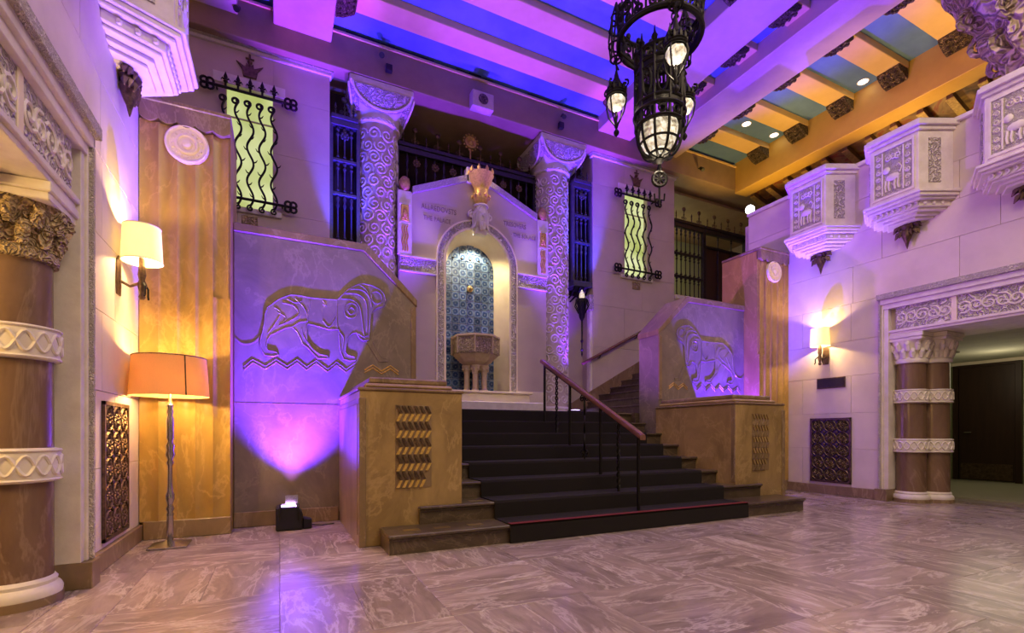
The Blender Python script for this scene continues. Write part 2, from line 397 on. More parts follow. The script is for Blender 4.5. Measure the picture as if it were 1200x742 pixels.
def portal(s):
    o = struct('door_1' if s > 0 else 'door_2', 'carved limestone portal with stepped architrave and relief lintel', 'doorway')
    X = lambda u: C+s*u
    def B(n, m, u0, u1, y0, y1, z0, z1, bev=.004): return bx(n, m, o, X(u0), X(u1), y0, y1, z0, z1, bev)
    for e, (ya, sg) in enumerate(((DY1, 1), (DY0, -1))):
        B('jamb', 'white_stone', WU-.035, WU+1.0, ya, ya+sg*.06, .17, 2.79)
        B('jamb', 'white_stone', WU-.05, WU+.05, ya+sg*.06, ya+sg*.12, .17, 2.92)
        B('jamb_moulding', 'carved_fine', WU-.075, WU+.05, ya+sg*.085, ya+sg*.118, .17, 2.97)
        B('plinth', 'brown_marble_b', WU-.09, WU+1.0, ya-.0*sg, ya+sg*.16, .001, .17)
        B('reveal', 'plaster', WU+.05, WU+1.0, ya+sg*.062, ya+sg*.3, .17, 3.0)
    B('lintel', 'plaster', WU+.05, WU+1.0, DY0-.1, DY1+.1, 2.43, 3.0)
    B('soffit', 'white_stone', WU-.01, WU+1.0, DY0, DY1, 2.405, 2.44)
    B('architrave', 'white_stone', WU-.05, WU+.05, DY0-.06, DY1+.06, 2.79, 2.86)
    B('architrave', 'white_stone', WU-.075, WU+.05, DY0-.09, DY1+.09, 2.86, 2.93)
    B('architrave', 'carved_fine', WU-.11, WU+.05, DY0-.125, DY1+.125, 2.93, 3.01)
    B('fillet', 'white_stone', WU-.03, WU+.05, DY0, DY1, 2.44, 2.475)
    n = 4; w = (DY1-DY0-.1)/n                     # relief lintel in carved panels with plain stops
    for k in range(n):
        y0 = DY0+.05+k*w
        p = B('relief_panel', 'carved_stone', WU-.012, WU+.05, y0+.03, y0+w-.03, 2.475, 2.79)
        mb = MB()
        for q in range(5):
            yy = y0+.1+q*(w-.2)/4
            pts = [(X(WU-.014), yy+a, 2.63+b) for a, b in spiral(0, 0, .09, 1.5, 14, q*1.3, 1 if q % 2 else -1)]
            mb.tube(pts, .012, 5)
        mb.build('scroll', 'white_stone', p, True)
        B('stop', 'cream', WU-.02, WU+.05, y0-.03, y0+.03, 2.475, 2.79)
    return o
portal(1); portal(-1)

def portal_column(s, u, y, label, r=.175):
    x = C+s*u
    t = thing('portal_column', label, 'column', (x, y, 0), 'brown marble columns in the portals')
    c = (x, y, 0)
    MB().lathe([(r*1.26, .001), (r*1.26, .05)], c, 32).build('plinth', 'brown_marble_b', t, True)
    MB().lathe([(r*1.22, .05), (r*1.24, .075), (r*1.18, .10), (r*1.08, .115), (r*1.10, .135), (r*1.02, .155)], c, 32).build('base', 'white_stone', t, True)
    MB().lathe([(r, .15), (r*.995, 1.0), (r*.97, 2.0)], c, 32).build('shaft', 'shaft_marble', t, True)
    for z0, z1 in ((.71, .91), (1.415, 1.615)):
        b = MB().lathe([(r*1.02, z0), (r*1.13, z0+.006), (r*1.16, z0+.03), (r*1.17, z0+.10), (r*1.16, z1-.03), (r*1.13, z1-.006), (r*1.02, z1)], c, 32, False).build('carved_band', 'white_stone', t, True)
        mb = MB()                                                     # interlaced strap on the band
        for ph in (0, pi):
            pts = [(x+r*1.165*cos(a), y+r*1.165*sin(a), (z0+z1)/2+.055*sin(8*a+ph)) for a in [2*pi*k/96 for k in range(96)]]
            mb.tube(pts, .011, 5, True)
        for dz in (-.085, .085):
            mb.tube([(x+r*1.16*cos(a), y+r*1.16*sin(a), (z0+z1)/2+dz) for a in [2*pi*k/40 for k in range(40)]], .009, 5, True)
        mb.build('interlace', 'white_stone', b, True)
    cp = MB().lathe([(r*.98, 1.985), (r*1.12, 1.99), (r*1.15, 2.02), (r*1.10, 2.05), (r*1.02, 2.06), (r*1.10, 2.15), (r*1.3, 2.25), (r*1.42, 2.30)], c, 32).build('capital', 'carved_warm' if s < 0 else 'white_stone', t, True)  # left capitals: golden passage light put into the stone colour
    mb = MB()
    for row, (zz, rr, n) in enumerate(((2.13, 1.12, 12), (2.23, 1.28, 12))):
        for k in range(n):
            a = 2*pi*(k+.5*row)/n
            mb.tube([(x+r*(rr-.10)*cos(a), y+r*(rr-.10)*sin(a), zz-.07), (x+r*(rr+.02)*cos(a), y+r*(rr+.02)*sin(a), zz), (x+r*(rr+.16)*cos(a), y+r*(rr+.16)*sin(a), zz+.035), (x+r*(rr+.20)*cos(a), y+r*(rr+.20)*sin(a), zz+.0)], [.03, .036, .03, .012], 6)
    mb.build('leaf', 'carved_warm' if s < 0 else 'white_stone', cp, True)
    MB().box(x-r*1.34, x+r*1.34, y-r*1.34, y+r*1.34, 2.30, 2.345).box(x-r*1.42, x+r*1.42, y-r*1.42, y+r*1.42, 2.345, 2.402).build('abacus', 'white_stone', t, bevel=.006)
for s in (-1, 1):
    w = 'beside the iron vent and blank plaque' if s > 0 else 'beside the floor lamp wall'
    portal_column(s, WU+.225, 3.79, 'brown marble banded portal column standing foremost '+w)
    portal_column(s, WU+.52, 3.64, 'brown marble banded portal column tucked behind its twin '+w)
    portal_column(s, WU+.245, 1.28, 'brown marble banded portal column across the opening, '+w)

# hall beyond the right portal
h = struct('wall_hall', 'olive green hall wall seen through the portal', 'wall')
bx('hall_end', 'hall_wall', h, 13.0, 13.1, -1, 8.3, 0, 2.46)
bx('hall_return', 'hall_wall', h, 9.6, 13.0, 7.0, 7.1, 0, 2.46); bx('hall_return', 'hall_wall', h, 9.0, 13.0, -1, -.9, 0, 2.46)
bx('hall_return', 'hall_wall', h, 8.95, 9.02, DY1+.3, 7.0, 0, 2.46)
bx('skirting', 'door_wood', h, 12.97, 13.0, 5.26, 7.0, 0, .11); bx('skirting', 'door_wood', h, 12.97, 13.0, -.9, 4.07, 0, .11)
bx('coving', 'cream', h, 12.9, 13.0, -.9, 7.0, 2.40, 2.46)
h2 = struct('ceiling_hall', 'low pale hall ceiling beyond the portal', 'ceiling'); bx('slab', 'hall_ceiling', h2, 9.02, 13.0, -.9, 7.0, 2.46, 2.5)
MB().tube([(11.0, 4.35, 2.46), (11.0, 4.35, 2.43)], .03, 10).build('sprinkler', 'steel', h2)
h3 = struct('floor_hall', 'pale olive carpet of the hall beyond the portal', 'floor'); bx('carpet', 'hall_carpet', h3, 9.45, 13.0, -.9, 7.0, -.12, .004)
d = struct('door_3', 'dark brown wooden door with metal kick plate', 'door')
bx('leaf', 'door_wood', d, 12.95, 12.985, 4.24, 5.10, .02, 2.34); bx('kick_plate', 'bronze', d, 12.94, 12.952, 4.27, 5.07, .04, .36)
for a, b in ((4.14, 4.23), (5.11, 5.20)): bx('door_frame', 'door_wood', d, 12.93, 13.0, a, b, .005, 2.43)
bx('door_frame', 'door_wood', d, 12.93, 13.0, 4.23, 5.11, 2.345, 2.43)
MB().tube([(12.93, 5.0, 1.0), (12.90, 5.0, 1.0), (12.90, 4.88, 1.0)], .012, 6).build('handle', 'steel', d)
lo = struct('wall_outer', 'plain dim wall of the passage behind the nearer portal', 'wall')
bx('passage', 'plaster', lo, XL-2.6, XL-2.5, -2.5, 9.6, 0, 5); bx('passage_ceiling', 'plaster', lo, XL-2.5, XL-.42, -2.5, 6.2, 3.05, 3.1); bx('passage_floor', 'floor_marble', lo, XL-2.5, XL-.6, -2.5, 6.2, -.1, -.004)

# ================================================================== BACK WALL
wb = struct('wall_back', 'tall limestone back wall with grilled windows above the side stairs', 'wall')
PZ = 7.03
WCU, WHW, WZ0, WZ1 = 3.83, .32, 4.50, 6.36      # window
for s in (-1, 1):
    X = lambda u: C+s*u
    def B(n, m, u0, u1, y0, y1, z0, z1, bev=0): return bx(n, m, wb, X(u0), X(u1), y0, y1, z0, z1, bev)
    u0, u1 = 2.655, 4.97; g = .0018
    # ashlar face in courses, opened for the window
    zs = [1.0, 1.95, 2.85, 3.75, WZ0, 5.45, WZ1, PZ-.1]
    for r in range(len(zs)-1):
        a, b = zs[r], zs[r+1]
        if WZ0-.01 <= a and b <= WZ1+.01: cuts = [(u0, WCU-WHW), (WCU+WHW, u1)]
        else: cuts = [(u0, 3.5+.5*(r % 2)), (3.5+.5*(r % 2), u1)]
        for p, q in cuts: B('block', 'back_stone', p+g, q-g, 8.60, 8.66, a+g, b-g, .002)
    B('wall_core', 'plaster', u0+.004, WCU-WHW, 8.63, 9.6, .5, 7.0); B('wall_core', 'plaster', WCU+WHW, u1-.004, 8.63, 9.6, .5, 7.0)
    B('wall_core', 'plaster', WCU-WHW, WCU+WHW, 8.63, 9.6, .5, WZ0); B('wall_core', 'plaster', WCU-WHW, WCU+WHW, 8.63, 9.6, WZ1, 7.0)
    B('cornice', 'white_stone', u0-.03, u1+.03, 8.56, 8.7, PZ-.10, PZ-.05, .006); B('cornice', 'carved_fine', u0-.06, u1+.06, 8.53, 8.7, PZ-.05, PZ+.01, .006); B('cornice', 'white_stone', u0-.09, u1+.09, 8.49, 8.7, PZ+.01, PZ+.06, .006)
    # wall between column and panel, below the gallery box
    B('bay_wall', 'plaster', 1.4, u0+.01, 9.0, 9.1, .5, 4.3)
    # carved respond at the panel's edge
    B('respond_cap', 'carved_stone', u0-.10, u0+.02, 8.58, 8.75, 3.62, 3.95, .01); B('respond', 'white_stone', u0-.06, u0+.02, 8.62, 8.75, LZ, 3.62, .01)
bx('gallery_back', 'dark_curtain', wb, C-2.66, C+2.66, 9.9, 10, 4.0, 7.2)
bx('gallery_floor', 'plaster', wb, C-2.66, C+2.66, 9.14, 9.9, 4.1, 4.3)
# landing behind the openings on both mezzanine ends
mz = struct('wall_mezzanine', 'dim mezzanine walls behind the bronze screen', 'wall')
for s in (-1, 1):
    X = lambda u: C+s*u
    bx('far_wall', 'hall_wall', mz, X(4.97), X(9.8), 11.2, 11.3, 4.2, 6.95); bx('far_side', 'plaster', mz, X(9.7), X(9.8), -2.5, 11.2, 2.6, 7.6)
    bx('mezz_floor', 'plaster', mz, X(WU+.42), X(9.7), -2.5, 6.3, 3.95, 4.15); bx('mezz_floor', 'plaster', mz, X(6.4), X(9.7), 6.3, 11.2, 3.95, 4.15); bx('mezz_floor', 'plaster', mz, X(4.98), X(6.4), 8.6, 11.2, 3.95, 4.24)
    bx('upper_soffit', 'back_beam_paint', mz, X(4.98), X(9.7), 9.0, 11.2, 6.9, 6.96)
point('mezz_back_light', (C+6.6, 10.4, 5.9), (1, .92, .5), 16, .1)

# ================================================================== CEILING
ce = struct('ceiling', 'coffered ceiling of blue panels, cream strips and carved brackets', 'ceiling')
CZ, SZ = 7.67, 7.55
KY = [7.66-.914*k for k in range(0, 8)]
def slab(n, m, x0, x1, y0, y1, z0, z1, bev=0): return bx(n, m, ce, x0, x1, y0, y1, z0, z1, bev)
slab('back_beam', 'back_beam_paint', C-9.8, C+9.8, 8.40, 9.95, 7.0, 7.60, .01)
slab('beam_fillet', 'strip_paint', C-7.2, C+7.2, 8.37, 8.41, 7.56, 7.60, .004)
slab('back_cove', 'panel_blue', C-7.2, C+7.2, 8.9, 9.0, 7.6, 7.7)
for s in (-1, 1):
    X = lambda u: C+s*u
    slab('beam', 'beam_paint', X(2.65), X(3.50), .3, 8.42, 7.37, 8.0, .012)
    slab('main_beam', 'beam_paint', X(3.98), X(4.84), .3, 8.42, 7.33, 8.0, .012)
    slab('fascia_beam', 'ochre_paint', X(6.78), X(7.20), .3, 8.42, 6.93, 8.0, .012)
def bracket_mesh(w):
    mb = MB(); h = .20
    mb.prism([(0, 0), (.30, 0), (.30, -.05), (.24, -.10), (.12, -.17), (.0, -h)], -w/2, w/2, 'y')
    mb2 = MB()
    for q in (-.10, 0, .10):
        for (xx, zz) in ((.25, -.115), (.16, -.165), (.06, -.205)): mb2.sphere((xx, q, zz+.015), .036, 6, 4)
    a = mb.build('bracket', 'carved_dark', ce, bevel=.008); mb2.build('leaf', 'carved_dark', a, True)
    return a
br = bracket_mesh(.36); used = [False]
def put_bracket(x, y, dirx):
    if not used[0]: o = br; used[0] = True
    else:
        o = br.copy(); COL.objects.link(o); o.parent = ce
        for chd in br.children: cc = chd.copy(); COL.objects.link(cc); cc.parent = o
    o.location = (x, y, SZ+.0); o.rotation_euler = (0, 0, 0 if dirx > 0 else pi)
bays = [(-2.65, 2.65), (3.50, 3.98), (-3.98, -3.50), (4.84, 6.78), (-6.78, -4.84)]
for bi, (ua, ub) in enumerate(bays):
    for k, y in enumerate(KY):
        slab('strip', 'strip_paint', C+ua, C+ub, y-.19, y+.19, SZ, CZ+.02, .008)
        if bi in (1, 2): put_bracket(C+(ua if abs(ua) < abs(ub) else ub), y, 1 if ua > 0 else -1)
        elif bi == 4 and k > 3: pass
        else: put_bracket(C+ua, y, 1); put_bracket(C+ub, y, -1)
        y0 = y+.19; y1 = (KY[k-1]-.19) if k else 8.9
        slab('panel', 'panel_blue', C+ua, C+ub, y0, y1, CZ, CZ+.04)
slab('roof_slab', 'plaster', C-7.2, C+7.2, .2, 9.95, 8.0, 8.1)
# recessed lamps
dl = None
for (x, y, lab) in ((9.1, 7.21, 'beside the main beam in the panel with two lamps'), (10.0, 7.21, 'beside the fascia beam in the panel with two lamps'), (10.0, 5.38, 'alone in its blue panel between carved brackets'), (10.0, 3.56, 'in the blue panel next to the carved corbel')):
    t = thing('recessed_light', 'round white recessed ceiling lamp '+lab, 'light', (x, y, CZ), 'recessed lamps in the blue aisle panels')
    MB().lathe([(.10, -.001), (.10, -.008), (.082, -.010), (.082, -.001)], (x, y, CZ), 24, False).build('trim_ring', 'white_stone', t, True)
    MB().lathe([(.082, -.004), (.081, -.005)], (x, y, CZ), 24).build('diffuser', 'downlight_glass', t)
# sloping painted timber ceiling beyond the fascia beam
tc = struct('ceiling_timber', 'sloping dark timber ceiling with painted panels over the mezzanine', 'ceiling')
def tz(x): return 6.96-.30*(x-10.6)
def sloped(mb, x0, x1, y0, y1, up, th):
    return mb.add([(x0, y0, tz(x0)+up), (x1, y0, tz(x1)+up), (x1, y1, tz(x1)+up), (x0, y1, tz(x0)+up), (x0, y0, tz(x0)+up+th), (x1, y0, tz(x1)+up+th), (x1, y1, tz(x1)+up+th), (x0, y1, tz(x0)+up+th)],
                  [(0,3,2,1),(4,5,6,7),(0,1,5,4),(1,2,6,5),(2,3,7,6),(3,0,4,7)])
for k in range(0, 17):
    y = 8.24-.437*k
    sloped(MB(), 10.6, 13.1, y-.05, y+.05, -.10, .16).build('rafter', 'timber', tc, bevel=.006)
    sloped(MB(), 10.6, 13.1, y-.062, y+.062, -.108, .012).build('rafter_gilding', 'gilt_dull', tc)
    for q, (xa, xb) in enumerate(((10.6, 11.25), (11.25, 11.9), (11.9, 12.5), (12.5, 13.1))):
        sloped(MB(), xa+.01, xb-.01, y-.387, y-.05, .03, .03).build('panel', 'painted_panel', tc)

# ================================================================== STAIRCASE
st = thing('staircase', 'broad dark marble staircase rising from the lobby floor to the fountain landing', 'staircase', (C, Y0, 0))
def steph(k): return {1: 2.616, 2: 2.27}.get(k, 1.853)
for k in range(1, 9):
    y = Y0+(k-1)*T_; hw = steph(k); yb = 6.75 if k > 2 else 4.334
    mb = MB().box(C-hw, C+hw, y+.02, yb, .001 if k == 1 else (k-1)*R_, k*R_-.03)
    o = mb.build('step', 'step_marble', st)
    MB().box(C-hw-.012, C+hw+.012, y-.012, yb, k*R_-.03, k*R_).build('nosing', 'step_marble', o, bevel=.008)
    MB().box(C-hw-.006, C+hw+.006, y+.006, yb, k*R_-.052, k*R_-.03).build('moulding', 'step_marble', o, bevel=.006)
    if k < 3: MB().box(C-1.85, C+1.85, 4.336, 6.25, .001 if k == 1 else R_, k*R_-.002).build('step_fill', 'step_marble', o)
ld = struct('floor_landing', 'dark marble stair landing in front of the fountain', 'landing')
MB().box(C-1.853, C+1.853, 6.752, 9.0, LZ-.2, LZ).build('landing_slab', 'step_marble', ld)
for s in (-1, 1): bx('landing_slab', 'step_marble', ld, C+s*1.855, C+s*2.66, 6.28, 8.6, LZ-.2, LZ)
for x in (1.02, 1.29, 1.60):
    MB().box(x-.07, x+.07, Y0+.13, Y0+.20, R_, R_+.003).build('plate', 'brass', st)
MB().box(1.66, 1.80, Y0+T_+.10, Y0+T_+.17, 2*R_, 2*R_+.003).build('plate', 'brass', st)
# carpet runner
ct = thing('stair_carpet', 'black carpet runner with a red nosing on the lowest step', 'carpet', (C, Y0, 0))
prof = [(Y0-.022, .004)]
for k in range(1, 9):
    y = Y0+(k-1)*T_
    prof += [(y-.022, k*R_-.012), (y-.010, k*R_+.010)]
    prof += [(y+T_-.022 if k < 8 else 8.0, k*R_+.010)]
def off(p, d): return [(a+d, b-d) for a, b in p]
cw = 1.55
rings = [[(x, a, b) for a, b in prof] + [(x, a+.014, max(b-.014, .002)) for a, b in reversed(prof)] for x in (C-cw, C+cw)]
MB().loft(rings).build('runner', 'carpet', ct)
MB().box(C-cw, C+cw, Y0-.03, Y0+.04, R_+.011, R_+.014).build('red_nosing', 'red_carpet', ct)
# centre handrail
hr = thing('handrail', 'iron stair railing with twisted balusters and polished wooden rail', 'railing', (C, 4.02, R_))
ys = [4.02+.3494*k*.955 for k in range(7)]
def rz(y): return .965+.503*(y-3.97)
for k, y in enumerate(ys):
    zt = rz(y)-.02; zb = (int((y-Y0)/T_)+1)*R_+.01
    if k == 3:
        mb = MB()
        for sg in (-1, 1):
            mb.tube([(C+sg*.05*sin(a*3), y+sg*.07*sin(a*3), zb+.10+(zt-zb-.14)*a/pi) for a in [pi*q/30 for q in range(31)]], .012, 5)
            mb.tube([(C, y+b, a) for a, b in spiral(zt-.05, sg*.05, .045, 1.3, 14, 0, sg)], .008, 5)
            mb.tube([(C, y+b, a) for a, b in spiral(zb+.08, sg*.05, .045, 1.3, 14, pi, sg)], .008, 5)
            mb.tube([(C+sg*.012, y+sg*.012, zb+.02), (C+sg*.012, y+sg*.012, zt)], .008, 5)
        mb.tube([(C, y, zb), (C, y, zt)], .010, 6)
        mb.build('scroll_baluster', 'iron', hr, True)
    elif k in (1, 5):
        mb = MB()
        for ph in (0, pi):
            mb.tube([(C+.013*cos(a+ph), y+.013*sin(a+ph), zb+(zt-zb)*q/60) for q, a in [(q, q*.62) for q in range(61)]], .010, 5)
        mb.build('twisted_baluster', 'iron', hr, True)
    else:
        MB().box(C-.014, C+.014, y-.014, y+.014, zb, zt).build('post', 'iron', hr, bevel=.003)
MB().tube([(C, ys[0]-.03, rz(ys[0])-.045), (C, ys[-1]+.02, rz(ys[-1])-.045)], .012, 6).build('under_bar', 'iron', hr, True)
rail = MB(); ring = lambda y, dz: [(C+a, y, rz(y)+dz+b) for a, b in ((-.034, -.03), (.034, -.03), (.040, .0), (.030, .022), (0, .03), (-.030, .022), (-.040, 0))]
rail.loft([ring(ys[0]-.07, -.006), ring(ys[0]-.05, 0), ring(ys[-1]+.05, 0), ring(ys[-1]+.07, -.006)]).build('rail', 'rail_wood', hr, True)

# side flights on the landing, against the back wall
for s in (-1, 1):
    X = lambda u: C+s*u
    t = thing('side_stair', 'dark marble side stair climbing '+('beneath the sloping wall handrail' if s > 0 else 'behind the lion relief by the black floor light'), 'staircase', (X(2.2), 7.5, LZ))
    for k in range(17):
        u = 2.20+.30*k; z = LZ+.1645*(k+1)
        if u > 6.4: break
        ue = u+.30 if k < 14 else 6.4
        o = bx('step', 'step_marble', t, X(u), X(ue), 6.345, 8.595, (LZ+.001 if k < 3 else z-.5), z-.03)
        bx('nosing', 'step_marble', o, X(u-.015), X(ue), 6.33, 8.595, z-.03, z, .006)
    mb = MB().prism([(X(2.1), LZ+.02), (X(6.3), LZ+.02+4.2*.548), (X(6.3), LZ+.30+4.2*.548), (X(2.1), LZ+.30)], 8.57, 8.598)
    mb.build('stringer', 'brown_marble_b', t)
r2 = thing('wall_handrail', 'dark wooden handrail on brackets along the wall of the side stair', 'railing', (C+3.1, 8.5, 3.0))
MB().tube([(5.74, 8.50, 2.44), (7.6, 8.50, 3.40)], .032, 8).build('rail', 'rail_wood', r2, True)
for x in (6.2, 7.2): MB().tube([(x, 8.59, 2.44+(x-5.74)*.516-.08), (x, 8.53, 2.44+(x-5.74)*.516-.08), (x, 8.50, 2.44+(x-5.74)*.516-.02)], .012, 6).build('bracket', 'iron', r2, True)

# ================================================================== PEDESTALS
def pedestal(s, label):
    X = lambda u: C+s*u
    t = thing('pedestal', label, 'pedestal', (X(2.32), 5.05, 0))
    def B(n, m, u0, u1, y0, y1, z0, z1, bev=.006): return bx(n, m, t, X(u0), X(u1), y0, y1, z0, z1, bev)
    B('body', 'brown_marble', 1.856, 2.7925, 4.337, 5.80, .001, 1.366)
    B('corner_strip', 'brown_marble_b', 2.74, 2.80, 4.32, 5.80, .001, 1.30); B('corner_strip', 'brown_marble_b', 2.795, 2.806, 4.39, 5.80, .10, 1.25)
    B('corner_strip', 'brown_marble_b', 1.85, 1.865, 4.345, 4.41, 1.33 if s < 0 else .36, 1.366)
    B('cap', 'brown_marble_b', 1.84, 2.81, 4.325, 5.80, 1.366, 1.392); B('cap', 'brown_marble', 1.92, 2.74, 4.41, 5.80, 1.392, 1.44, .02); B('cap', 'brown_marble_b', 1.96, 2.69, 4.46, 5.80, 1.44, 1.50, .015)
    # chevron ornament: ten courses of leaning bars, alternating
    uc = 2.32; mg, md, back = MB(), MB(), MB()
    back.box(X(uc)-.165, X(uc)+.165, 4.333, 4.34, .50, 1.245)
    for r in range(10):
        z0 = 1.243-.0745*(r+1); n = 6 if r < 8 else 5
        for q in range(n):
            xa = X(uc)-.160+q*.053
            lean = .032 if r % 2 else -.032
            p = [(xa, z0+.006), (xa+.026, z0+.006), (xa+.026+lean, z0+.07), (xa+lean, z0+.07)]
            if lean < 0: p = [(a+.032, b) for a, b in p]
            (mg if r % 2 else md).prism(p, 4.318, 4.336)
    back.build('ornament_ground', 'brown_marble_b', t)
    if s < 0: mg.build('gilt_chevron', 'gilt', t, kind='stuff'); md.build('dark_chevron', 'bronze', t, kind='stuff')
    else: mg.build('stone_chevron', 'brown_marble_b', t, kind='stuff'); md.build('stone_chevron', 'brown_marble', t, kind='stuff')
pedestal(-1, 'brown marble stair pedestal with gilded chevron ornament')
pedestal(1, 'brown marble stair pedestal with plain stone chevron ornament')

# ================================================================== LION RELIEF WALLS
ZOOM = 210/1113.
def zp(x, y):           # traced outline points -> (u, z) on the slab face
    px, py = 265+x*ZOOM, 310+y*ZOOM
    a = radians(YAW); t = (px-600)/566.51; d_ = YL/(cos(a)-t*sin(a))
    return C-d_*(sin(a)+t*cos(a)), 1+(506.75-py)/566.51*d_
BODY = [(300,235),(340,210),(400,190),(460,195),(520,208),(600,215),(690,222),(715,195),(760,155),(810,128),(850,120),(900,130),(950,155),(980,185),(992,225),(975,260),(940,270),(915,285),(900,310),(893,360),(890,420),(885,470),(850,475),(825,455),(810,425),(780,430),(760,450),(745,500),(740,545),(755,565),(795,575),(800,595),(770,600),(730,590),(712,545),(705,490),(700,405),(640,405),(570,385),(510,370),(500,380),(500,440),(505,490),(540,530),(580,560),(630,570),(635,583),(570,585),(545,560),(510,520),(475,495),(465,465),(440,420),(410,390),(370,395),(320,420),(275,440),(255,470),(248,510),(260,535),(310,545),(325,562),(290,572),(240,565),(215,520),(210,470),(225,420),(235,370),(240,310),(255,270)]
LEG = [(880,420),(930,520),(965,580),(1010,590),(1005,605),(950,605),(910,540),(862,465)]
TAIL = [(245,360),(225,420),(190,470),(150,492),(100,492),(70,470),(55,455)]
LINES = [[(690,225),(685,310),(690,400)], [(715,215),(780,222),(825,260),(840,320),(850,400),(860,460)], [(740,180),(810,185),(860,220),(875,290),(875,420)], [(770,155),(840,160),(885,200),(905,270)], [(830,130),(870,160),(890,210),(930,250)],
         [(900,180),(930,170),(960,190),(965,225),(940,245),(910,225),(900,180)], [(430,215),(490,280),(502,350),(455,360),(410,390)], [(350,240),(420,260),(450,310),(400,350),(330,380)], [(300,270),(340,300),(310,360),(260,430)], [(380,215),(430,240),(470,230)],
         [(520,225),(510,300),(505,360)], [(600,225),(620,255),(600,250)], [(600,350),(640,390),(680,330)], [(320,300),(370,330),(350,370)], [(700,420),(730,460),(720,540)], [(470,400),(480,450),(520,500)], [(820,430),(850,450),(880,440)], [(735,290),(745,255),(775,242),(808,256),(820,290),(806,322),(775,335),(745,322),(735,290)], [(755,290),(775,268),(797,290),(775,312),(755,290)]]
ZIG = [(110,635),(165,590),(245,632),(310,588),(380,632),(440,590),(500,637),(560,595),(630,650),(685,605),(745,652),(800,612)]
ZIG2 = [(860,655),(910,625),(965,662),(1020,630),(1070,667)]
def lion_wall(s, label):
    X = lambda u: C+s*u
    t = thing('lion_relief_wall', label, 'relief wall', (X(2.9), 6.04, 0))
    out = [(PU-.003, 0.001), (PU-.003, 3.19), (2.528, 3.19), (LU, 2.595), (LU, .001)]
    MB().prism([(X(a), b) for a, b in out], YL, YB).build('slab', 'slab_marble', t, bevel=.008)
    # capping course that follows the slab's top edge
    capo = [(PU-.003, 3.19), (2.50, 3.19), (LU-.02, 2.61), (LU-.02, 2.52), (2.535, 3.10), (PU-.003, 3.10)]
    MB().prism([(X(a), b) for a, b in capo], YL-.02, YB+.01).build('coping', 'brown_marble_b', t, bevel=.008)
    MB().prism([(X(a), b) for a, b in [(LU-.006, 1.51), (LU+.055, 1.51), (LU+.055, 2.50), (LU-.006, 2.53)]], YL-.018, YL+.02).build('edge_strip', 'brown_marble_b', t, bevel=.006)
    bx('plinth', 'brown_marble_b', t, X(2.81), X(PU-.003), YL-.02, YL, .001, .16, .006)
    bx('joint_band', 'brown_marble_b', t, X(2.81), X(PU-.003), YL-.004, YL, 1.30, 1.312)
    w2 = lambda p, y: (X(p[0]), y, p[1])
    body = [zp(*p) for p in BODY]; leg = [zp(*p) for p in LEG]
    b = MB().prism([(X(a), c) for a, c in leg], YL-.005, YL+.004).prism([(X(a), c) for a, c in body], YL-.010, YL+.004).build('lion', 'slab_marble', t, bevel=.002)
    mb = MB()
    def smooth(pts):
        o = []
        for i in range(len(pts)-1):
            p0, p1, p2, p3 = pts[max(i-1, 0)], pts[i], pts[i+1], pts[min(i+2, len(pts)-1)]
            for q in range(4):
                tt = q/4.; o.append(tuple(.5*(2*p1[k]+(p2[k]-p0[k])*tt+(2*p0[k]-5*p1[k]+4*p2[k]-p3[k])*tt*tt+(3*p1[k]-p0[k]-3*p2[k]+p3[k])*tt**3) for k in (0, 1)))
        return o+[pts[-1]]
    mb.tube([w2(p, YL-.006) for p in body], .010, 5, True); mb.tube([w2(p, YL-.002) for p in leg], .0065, 5, True)
    mb.tube([w2(p, YL+.003) for p in smooth([zp(*p) for p in TAIL])], .012, 6)
    for L in LINES: mb.tube([w2(p, YL-.008) for p in smooth([zp(*p) for p in L])], .0085, 5)
    mb.build('lion_contour', 'slab_marble', b, True)
    def zig(pts, nm, m, r):
        mb = MB()
        for dz in (0, -.035):
            q = [zp(*p) for p in pts]; mb.tube([(X(a), YL+.001, c+dz) for a, c in q], r, 4)
        mb.build(nm, m, t)
    zig(ZIG, 'wave_band', 'slab_marble', .010); zig(ZIG2, 'gilt_wave', 'gilt', .011)
    return t
lion_wall(-1, 'brown marble slab with walking lion relief above the black floor light')
lion_wall(1, 'brown marble slab with walking lion relief beside the wall handrail')

